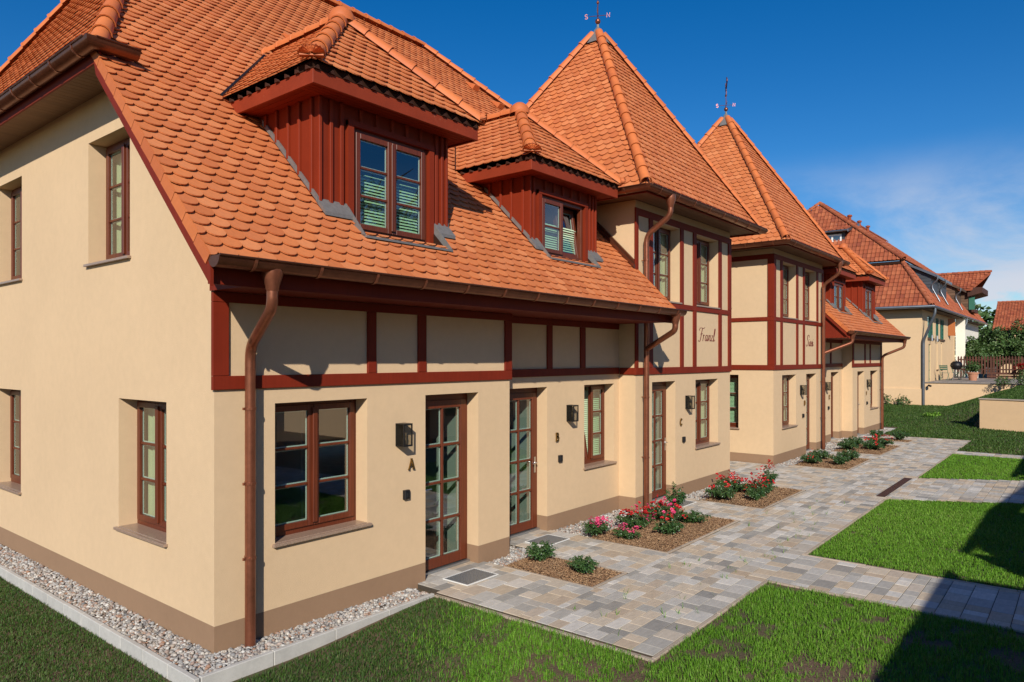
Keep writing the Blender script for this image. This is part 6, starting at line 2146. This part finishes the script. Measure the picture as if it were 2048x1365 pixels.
# picket fence
PF = thing('picket_fence', (52.3, -2, 1.4), 'dark brown picket fence behind the farmhouse terrace', 'fence')
fx = 52.4
for k in range(34):
    y = 0.45 - k * 0.165
    q = MB(); q.hexa([(fx, y - 0.045, 1.75), (fx + 0.025, y - 0.045, 1.75), (fx + 0.025, y + 0.045, 1.75), (fx, y + 0.045, 1.75), (fx, y - 0.045, 2.86), (fx + 0.025, y - 0.045, 2.86), (fx + 0.025, y + 0.045, 2.86), (fx, y + 0.045, 2.86)], random.random())
    q.prism([(y - 0.045, 2.86), (y + 0.045, 2.86), (y, 2.95)], lambda u, d, z: (fx + d, u, z), 0, 0.025)
    q.build('picket', 'brown_wood', PF)
for z in (2.0, 2.65):
    q = MB(); q.box(fx + 0.026, fx + 0.07, -5.2, 0.5, z, z + 0.08); q.build('rail', 'brown_wood', PF)
for z in (1.46, 1.64, 1.82):
    q = MB(); q.box(fx - 0.5, fx - 0.46, -5.2, -1.2, z - 0.1, z + 0.04, random.random()); q.build('board', 'brown_wood', PF)
for y in (0.3, -1.4, -3.1, -4.8):
    q = MB(); q.box(fx + 0.03, fx + 0.12, y - 0.05, y + 0.05, 1.3, 2.8); q.build('post', 'brown_wood', PF)

def shrub(name, loc, rx, ry, h, n, lw, ll, seed, label, cat, mat_='leaf', blooms=None, group=None, stems=3, trunk=None):
    t = thing(name, loc, label, cat, group)
    v, f, tt = leaf_cloud(n, rx, ry, h, lw, ll, seed, 0.0 if trunk is None else trunk)
    o = np_mesh('foliage', v, f, tt, mat_); o.parent = t
    q = MB(); r_ = random.Random(seed)
    for k in range(stems):
        a = r_.uniform(0, 6.28)
        q.tube([(0.05 * math.cos(a), 0.05 * math.sin(a), -0.1), (rx * 0.3 * math.cos(a), ry * 0.3 * math.sin(a), h * 0.4), (rx * 0.55 * math.cos(a), ry * 0.55 * math.sin(a), h * 0.7)], [0.02, 0.015, 0.006], 6)
    o = q.build('stem', 'bark', None, local=True); o.parent = t
    if blooms:
        for k in range(blooms[1]):
            o = bpy.data.objects.new('bloom', BLOOM[(blooms[0], k % 4)]); COL.objects.link(o); o.parent = t
            a = r_.uniform(0, 6.28); q_ = r_.uniform(0, 0.9)
            o.location = (rx * q_ * math.cos(a), ry * q_ * math.sin(a), h * (1.0 - 0.3 * q_)); sc = blooms[2]; o.scale = (sc, sc, sc)
    return t
# the big hedge shrub over the fence is several clumps grown into one another
t = thing('hedge', (54.6, -3.2, 1.4), 'tall dense green hedge bush behind the brown picket fence', 'hedge')
parts = []
for k, (x, y, rx, ry, h, zb) in enumerate([(54.4, -0.35, 0.9, 0.9, 2.2, 2.0), (54.5, -1.5, 1.2, 1.1, 2.9, 1.9), (54.5, -2.9, 1.2, 1.3, 3.25, 1.8), (54.6, -4.3, 1.3, 1.4, 3.4, 1.8), (54.7, -5.8, 1.3, 1.5, 3.4, 1.8), (53.3, -0.9, 0.6, 0.8, 1.6, 2.0), (53.5, -3.4, 0.6, 1.2, 1.8, 2.0), (54.3, -7.4, 1.3, 1.4, 3.0, 1.7)]):
    v, f, tt = leaf_cloud(4800, rx * 1.1, ry * 1.12, h * 1.05, 0.11, 0.17, 70 + k, 0, 0.5)
    parts.append((v + np.array([x, y, zb]), f, tt))
V, F, T = joinp(parts)
o = np_mesh('foliage', V - np.array([54.6, -3.2, 1.4]), F, T, 'leaf'); o.parent = t
q = MB()
for k in range(8):
    q.tube([(random.uniform(-.3, .3), -3.5 + k * 0.85, -0.2), (random.uniform(-.3, .3), -3.5 + k * 0.85, 1.6)], 0.05, 6)
o = q.build('stem', 'bark', None, local=True); o.parent = t
shrub('shrub', (40.55, 2.55, -0.05), 0.42, 0.5, 0.85, 420, 0.055, 0.10, 91, 'left small green shrub at the foot of the farmhouse gable', 'shrub')
shrub('shrub', (40.5, 1.62, -0.02), 0.40, 0.45, 0.80, 380, 0.055, 0.10, 92, 'right small green shrub at the foot of the farmhouse gable', 'shrub')
shrub('shrub', (40.6, -2.95, 1.30), 0.5, 0.42, 0.62, 420, 0.05, 0.085, 93, 'light green shrub on the bank, left of the turquoise pot', 'shrub')
shrub('shrub', (40.9, -3.75, 1.36), 0.5, 0.45, 0.66, 420, 0.05, 0.085, 94, 'light green shrub on the bank at the right edge of the photo', 'shrub')
shrub('shrub', (33.5, -0.9, 0.10), 0.55, 0.5, 0.22, 260, 0.03, 0.16, 95, 'tuft of longer grass on the dark bank', 'grass tuft', 'grass')
shrub('flower_bush', (51.6, -3.05, 1.45), 0.35, 0.35, 0.95, 260, 0.06, 0.09, 96, 'bush with red flowers before the brown picket fence', 'flower bush', 'leaf', ('red', 16, 2.1))
t = thing('flower_pot', (46.0, -1.06, 1.475), 'terracotta pot with a round leafy plant on the terrace edge', 'flower pot')
q = MB(); q.lathe([(0.0, 0.0), (0.19, 0.0), (0.27, 0.40), (0.31, 0.40), (0.31, 0.48), (0.27, 0.48), (0.25, 0.44), (0, 0.44)], (0, 0, 0), 20); o = q.build('pot', 'terracotta', None, local=True); o.parent = t
v, f, tt = leaf_cloud(700, 0.52, 0.50, 0.72, 0.07, 0.12, 97, 0.40); o = np_mesh('foliage', v, f, tt, 'leaf'); o.parent = t
q = MB(); q.tube([(0, 0, 0.4), (0.03, 0, 0.8)], 0.02, 6); o = q.build('stem', 'bark', None, local=True); o.parent = t
t = thing('flower_pot', (40.75, -4.05, 1.42), 'turquoise glazed pot at the right edge of the bank', 'flower pot')
q = MB(); q.lathe([(0, 0), (0.14, 0), (0.21, 0.18), (0.19, 0.34), (0.22, 0.38), (0.18, 0.38), (0, 0.32)], (0, 0, 0), 18); o = q.build('pot', 'turquoise', None, local=True); o.parent = t
# kettle barbecue
t = thing('barbecue', (45.6, -0.28, 1.475), 'black barbecue with closed lid on the terrace', 'barbecue')
q = MB(); q.lathe([(0.0, 0.62), (0.18, 0.65), (0.29, 0.78), (0.31, 0.88)], (0, 0, 0), 18); o = q.build('bowl', 'black', None, local=True, smooth=True); o.parent = t
q = MB(); q.lathe([(0.31, 0.885), (0.29, 1.0), (0.18, 1.11), (0.0, 1.14)], (0, 0, 0), 18); q.box(-0.05, 0.05, -0.015, 0.015, 1.14, 1.18); o = q.build('lid', 'black', None, local=True, smooth=True); o.parent = t
for a in (30, 150, 270):
    q = MB(); q.tube([(0.16 * math.cos(R(a)), 0.16 * math.sin(R(a)), 0.68), (0.30 * math.cos(R(a)), 0.30 * math.sin(R(a)), 0.0)], 0.014, 6); o = q.build('leg', 'steel', None, local=True); o.parent = t
q = MB(); q.box(-0.26, 0.26, -0.62, -0.32, 0.80, 0.84); o = q.build('side_shelf', 'black', None, local=True); o.parent = t
# green folding table and chairs
t = thing('garden_table', (47.2, -0.55, 1.475), 'green folding metal garden table behind the flower pot', 'table')
q = MB(); q.box(-0.35, 0.35, -0.35, 0.35, 0.71, 0.735); o = q.build('table_top', 'green_paint', None, local=True); o.parent = t
for sx in (-0.3, 0.3):
    for sy in (-1, 1):
        q = MB(); q.tube([(sx, -0.32 * sy, 0.0), (sx, 0.32 * sy, 0.71)], 0.012, 6); o = q.build('leg', 'green_paint', None, local=True); o.parent = t
def chair(x, y, rot, label):
    t = thing('garden_chair', (x, y, 1.475), label, 'chair', 'green folding chairs on the terrace')
    t.rotation_euler = (0, 0, rot)
    for k in range(5):
        q = MB(); q.box(-0.2, 0.2, -0.18 + k * 0.078, -0.12 + k * 0.078, 0.44, 0.455); o = q.build('slat', 'green_paint', None, local=True); o.parent = t
    for sx in (-0.2, 0.2):
        q = MB(); q.tube([(sx, -0.22, 0.0), (sx, 0.12, 0.44), (sx, 0.24, 0.92)], 0.011, 6); o = q.build('leg', 'green_paint', None, local=True); o.parent = t
        q = MB(); q.tube([(sx * 0.9, 0.24, 0.0), (sx * 0.9, -0.16, 0.44)], 0.011, 6); o = q.build('leg', 'green_paint', None, local=True); o.parent = t
    for k in range(3):
        q = MB(); q.hexa([(-0.2, 0.175 + k * 0.035, 0.62 + k * 0.1), (0.2, 0.175 + k * 0.035, 0.62 + k * 0.1), (0.2, 0.19 + k * 0.035, 0.62 + k * 0.1), (-0.2, 0.19 + k * 0.035, 0.62 + k * 0.1),
                          (-0.2, 0.20 + k * 0.035, 0.69 + k * 0.1), (0.2, 0.20 + k * 0.035, 0.69 + k * 0.1), (0.2, 0.215 + k * 0.035, 0.69 + k * 0.1), (-0.2, 0.215 + k * 0.035, 0.69 + k * 0.1)]); o = q.build('back_slat', 'green_paint', None, local=True); o.parent = t
    return t
chair(44.9, 0.22, R(80), 'green folding garden chair against the farmhouse wall, left of the barbecue')
chair(47.3, -0.02, R(10), 'green folding garden chair behind the terrace table')
# barn roof far right
BN = thing('barn', (78, -8, 0), 'low building with a red tiled roof showing above the hedge', 'barn')
q = MB(); q.box(74.4, 82.6, -22, 0.2, -0.5, 5.6); q.build('wall', 'stucco_far', BN)
q = MB(); q.prism([(73.8, 5.45), (78.5, 8.05), (83.2, 5.45), (83.2, 5.3), (78.5, 7.9), (73.8, 5.3)], lambda u, d, z: (u, 0.45 - d, z), 0, 23); br = q.build('roof', 'tile_old', BN)
ps = []
Sb = Vector((4.7, 0, 2.6)); pan_face((73.8, 0, 5.47), (0, 1, 0), Sb, [(-6, 0), (0.45, 0), (0.45, Sb.length), (-6, Sb.length)], br, ps)
finish_pans(ps, br, 0)
ridge_line((78.5, 0.45, 8.1), (78.5, -6, 8.1), br, step=0.36, me=big_r)

def tree(name, loc, h, rad, seed, label, n=2600, group=None):
    t = thing(name, loc, label, 'tree', group)
    q = MB(); r_ = random.Random(seed)
    q.tube([(0, 0, -0.2), (0.1, 0.05, h * 0.3), (0.05, 0.1, h * 0.62), (0, 0, h * 0.9)], [h * 0.025, h * 0.02, h * 0.012, 0.03], 9)
    for k in range(9):
        a = k * 2.4; zz = h * (0.28 + 0.06 * k)
        q.tube([(0, 0, zz), (rad * 0.45 * math.cos(a), rad * 0.45 * math.sin(a), zz + h * 0.12), (rad * 0.8 * math.cos(a), rad * 0.8 * math.sin(a), zz + h * 0.2)], [h * 0.010, h * 0.006, 0.02], 6)
    o = q.build('trunk', 'bark', None, local=True); o.parent = t
    parts = []
    for k in range(14):
        a = r_.uniform(0, 6.28); rr = rad * r_.uniform(0.1, 0.75); zz = h * r_.uniform(0.34, 0.82)
        s_ = rad * r_.uniform(0.32, 0.55)
        v, f, tt = leaf_cloud(n // 14, s_, s_, s_ * 1.5, 0.16, 0.24, seed * 20 + k, 0, 0.3)
        parts.append((v + np.array([rr * math.cos(a), rr * math.sin(a), zz - s_ * 0.6]), f, tt))
    V, F, T = joinp(parts)
    o = np_mesh('crown', V, F, T, 'leaf'); o.parent = t
    return t
# the twin house across the lawn: outside the picture, its shadow lies on the grass and its wall shows in the panes
def neighbour(x0, flip, label):
    N_ = thing('house', (x0 + 5, -13, 0), label, 'house')
    yw = -9.65
    L = 10.9 if not flip else 6.0
    a0, a1, b0, b1 = (x0, x0 + 6.35, x0 + 7.45, x0 + L) if not flip else (x0 + 3.6, x0 + L, x0, x0 + 3.5)
    q = MB()
    q.box(x0 + 0.3, x0 + L - 0.3, -17, yw - 0.6, 0.0, 3.5)
    q.box(x0 + 0.3, (a1 - 4.2 if not flip else x0 + L - 0.3), -15.5, yw - 0.7, 3.5, 4.5)
    q.box(a0 + 0.3, a1 - 0.9, yw - 0.6, yw, 0.232, 4.05); q.box(a1 - 0.9, a1 - 0.05, yw - 0.6, yw, 0.232, 3.3); q.box(b0 + 0.02, b1 - 0.02, yw - 0.6, yw + 0.35, 0.232, 3.78)
    q.build('wall', 'stucco', N_)
    q = MB(); q.box(x0 + 0.3, x0 + L - 0.3, -17, yw - 0.61, -0.2, -0.001); q.box(a0 + 0.3, a1 - 0.05, yw - 0.6, yw + 0.001, -0.2, 0.231); q.box(b0 + 0.02, b1 - 0.02, yw - 0.6, yw + 0.351, -0.2, 0.231); q.build('plinth', 'plinth', N_)
    q = MB()
    for (a, b, e) in ((a0, a1, -8.92), (b0, b1, -8.92)):
        hb = b - 5.7 if (a == a0 and not flip) else b      # unseen roof end slanted back to let a wedge of sun through the gap
        q.hexa([(a, e, 3.50), (b, e, 3.50), (hb, -13.2, 6.95), (a, -13.2, 6.95), (a, e, 3.62), (b, e, 3.62), (hb, -13.2, 7.1), (a, -13.2, 7.1)])
        b = hb
        q.hexa([(a, -13.2, 6.95), (b, -13.2, 6.95), (b, -17.4, 3.5), (a, -17.4, 3.5), (a, -13.2, 7.1), (b, -13.2, 7.1), (b, -17.4, 3.62), (a, -17.4, 3.62)])
    q.build('roof', 'tile', N_)
    q = MB()
    q.box(b0 + 0.02, b0 + 0.16, yw + 0.352, -8.95, 0.0, 3.5)
    for z in (2.4,):
        q.box(a0 + 0.3, a1 - 0.05, yw + 0.001, yw + 0.03, z, z + 0.13)
        q.box(b0 + 0.17, b1 - 0.02, yw + 0.352, yw + 0.38, z, z + 0.13)
    q.build('timber_beam', 'red_beam', N_)
    for (x, y) in ((a0 + 0.7, yw), (b0 + 1.2, yw + 0.35)):
        m = lambda u, d, z: (u, y - d, z)
        q = MB(); ring(q, m, x, x + 1.1, 0.9, 2.2, 0.08, -0.03, -0.002); q.box(x + 0.5, x + 0.6, y + 0.003, y + 0.03, 0.98, 2.12); w_ = q.build('window', 'frame_wood', N_)
        q = MB(); q.box(x + 0.08, x + 1.02, y + 0.002, y + 0.012, 0.98, 2.12); q.build('pane', 'black', w_)
    return N_
neighbour(-4.05, False, 'cream house across the lawn whose shadow falls over the grass at lower right')
neighbour(11.75, True, 'cream house across the lawn whose shadow tip touches the farther lawns')
tree('tree', (23, -27, 0), 15, 4.6, 31, 'broad leafy tree mirrored in the dormer windows', 4200)
tree('tree', (31, -33, 0), 17, 5.2, 32, 'taller leafy tree mirrored in the dormer windows', 4200)
shrub('shrub', (96, 3.5, 1.0), 4, 4, 8.0, 1500, 0.5, 0.7, 33, 'dark green treetop between the farmhouse eave and the barn', 'tree')
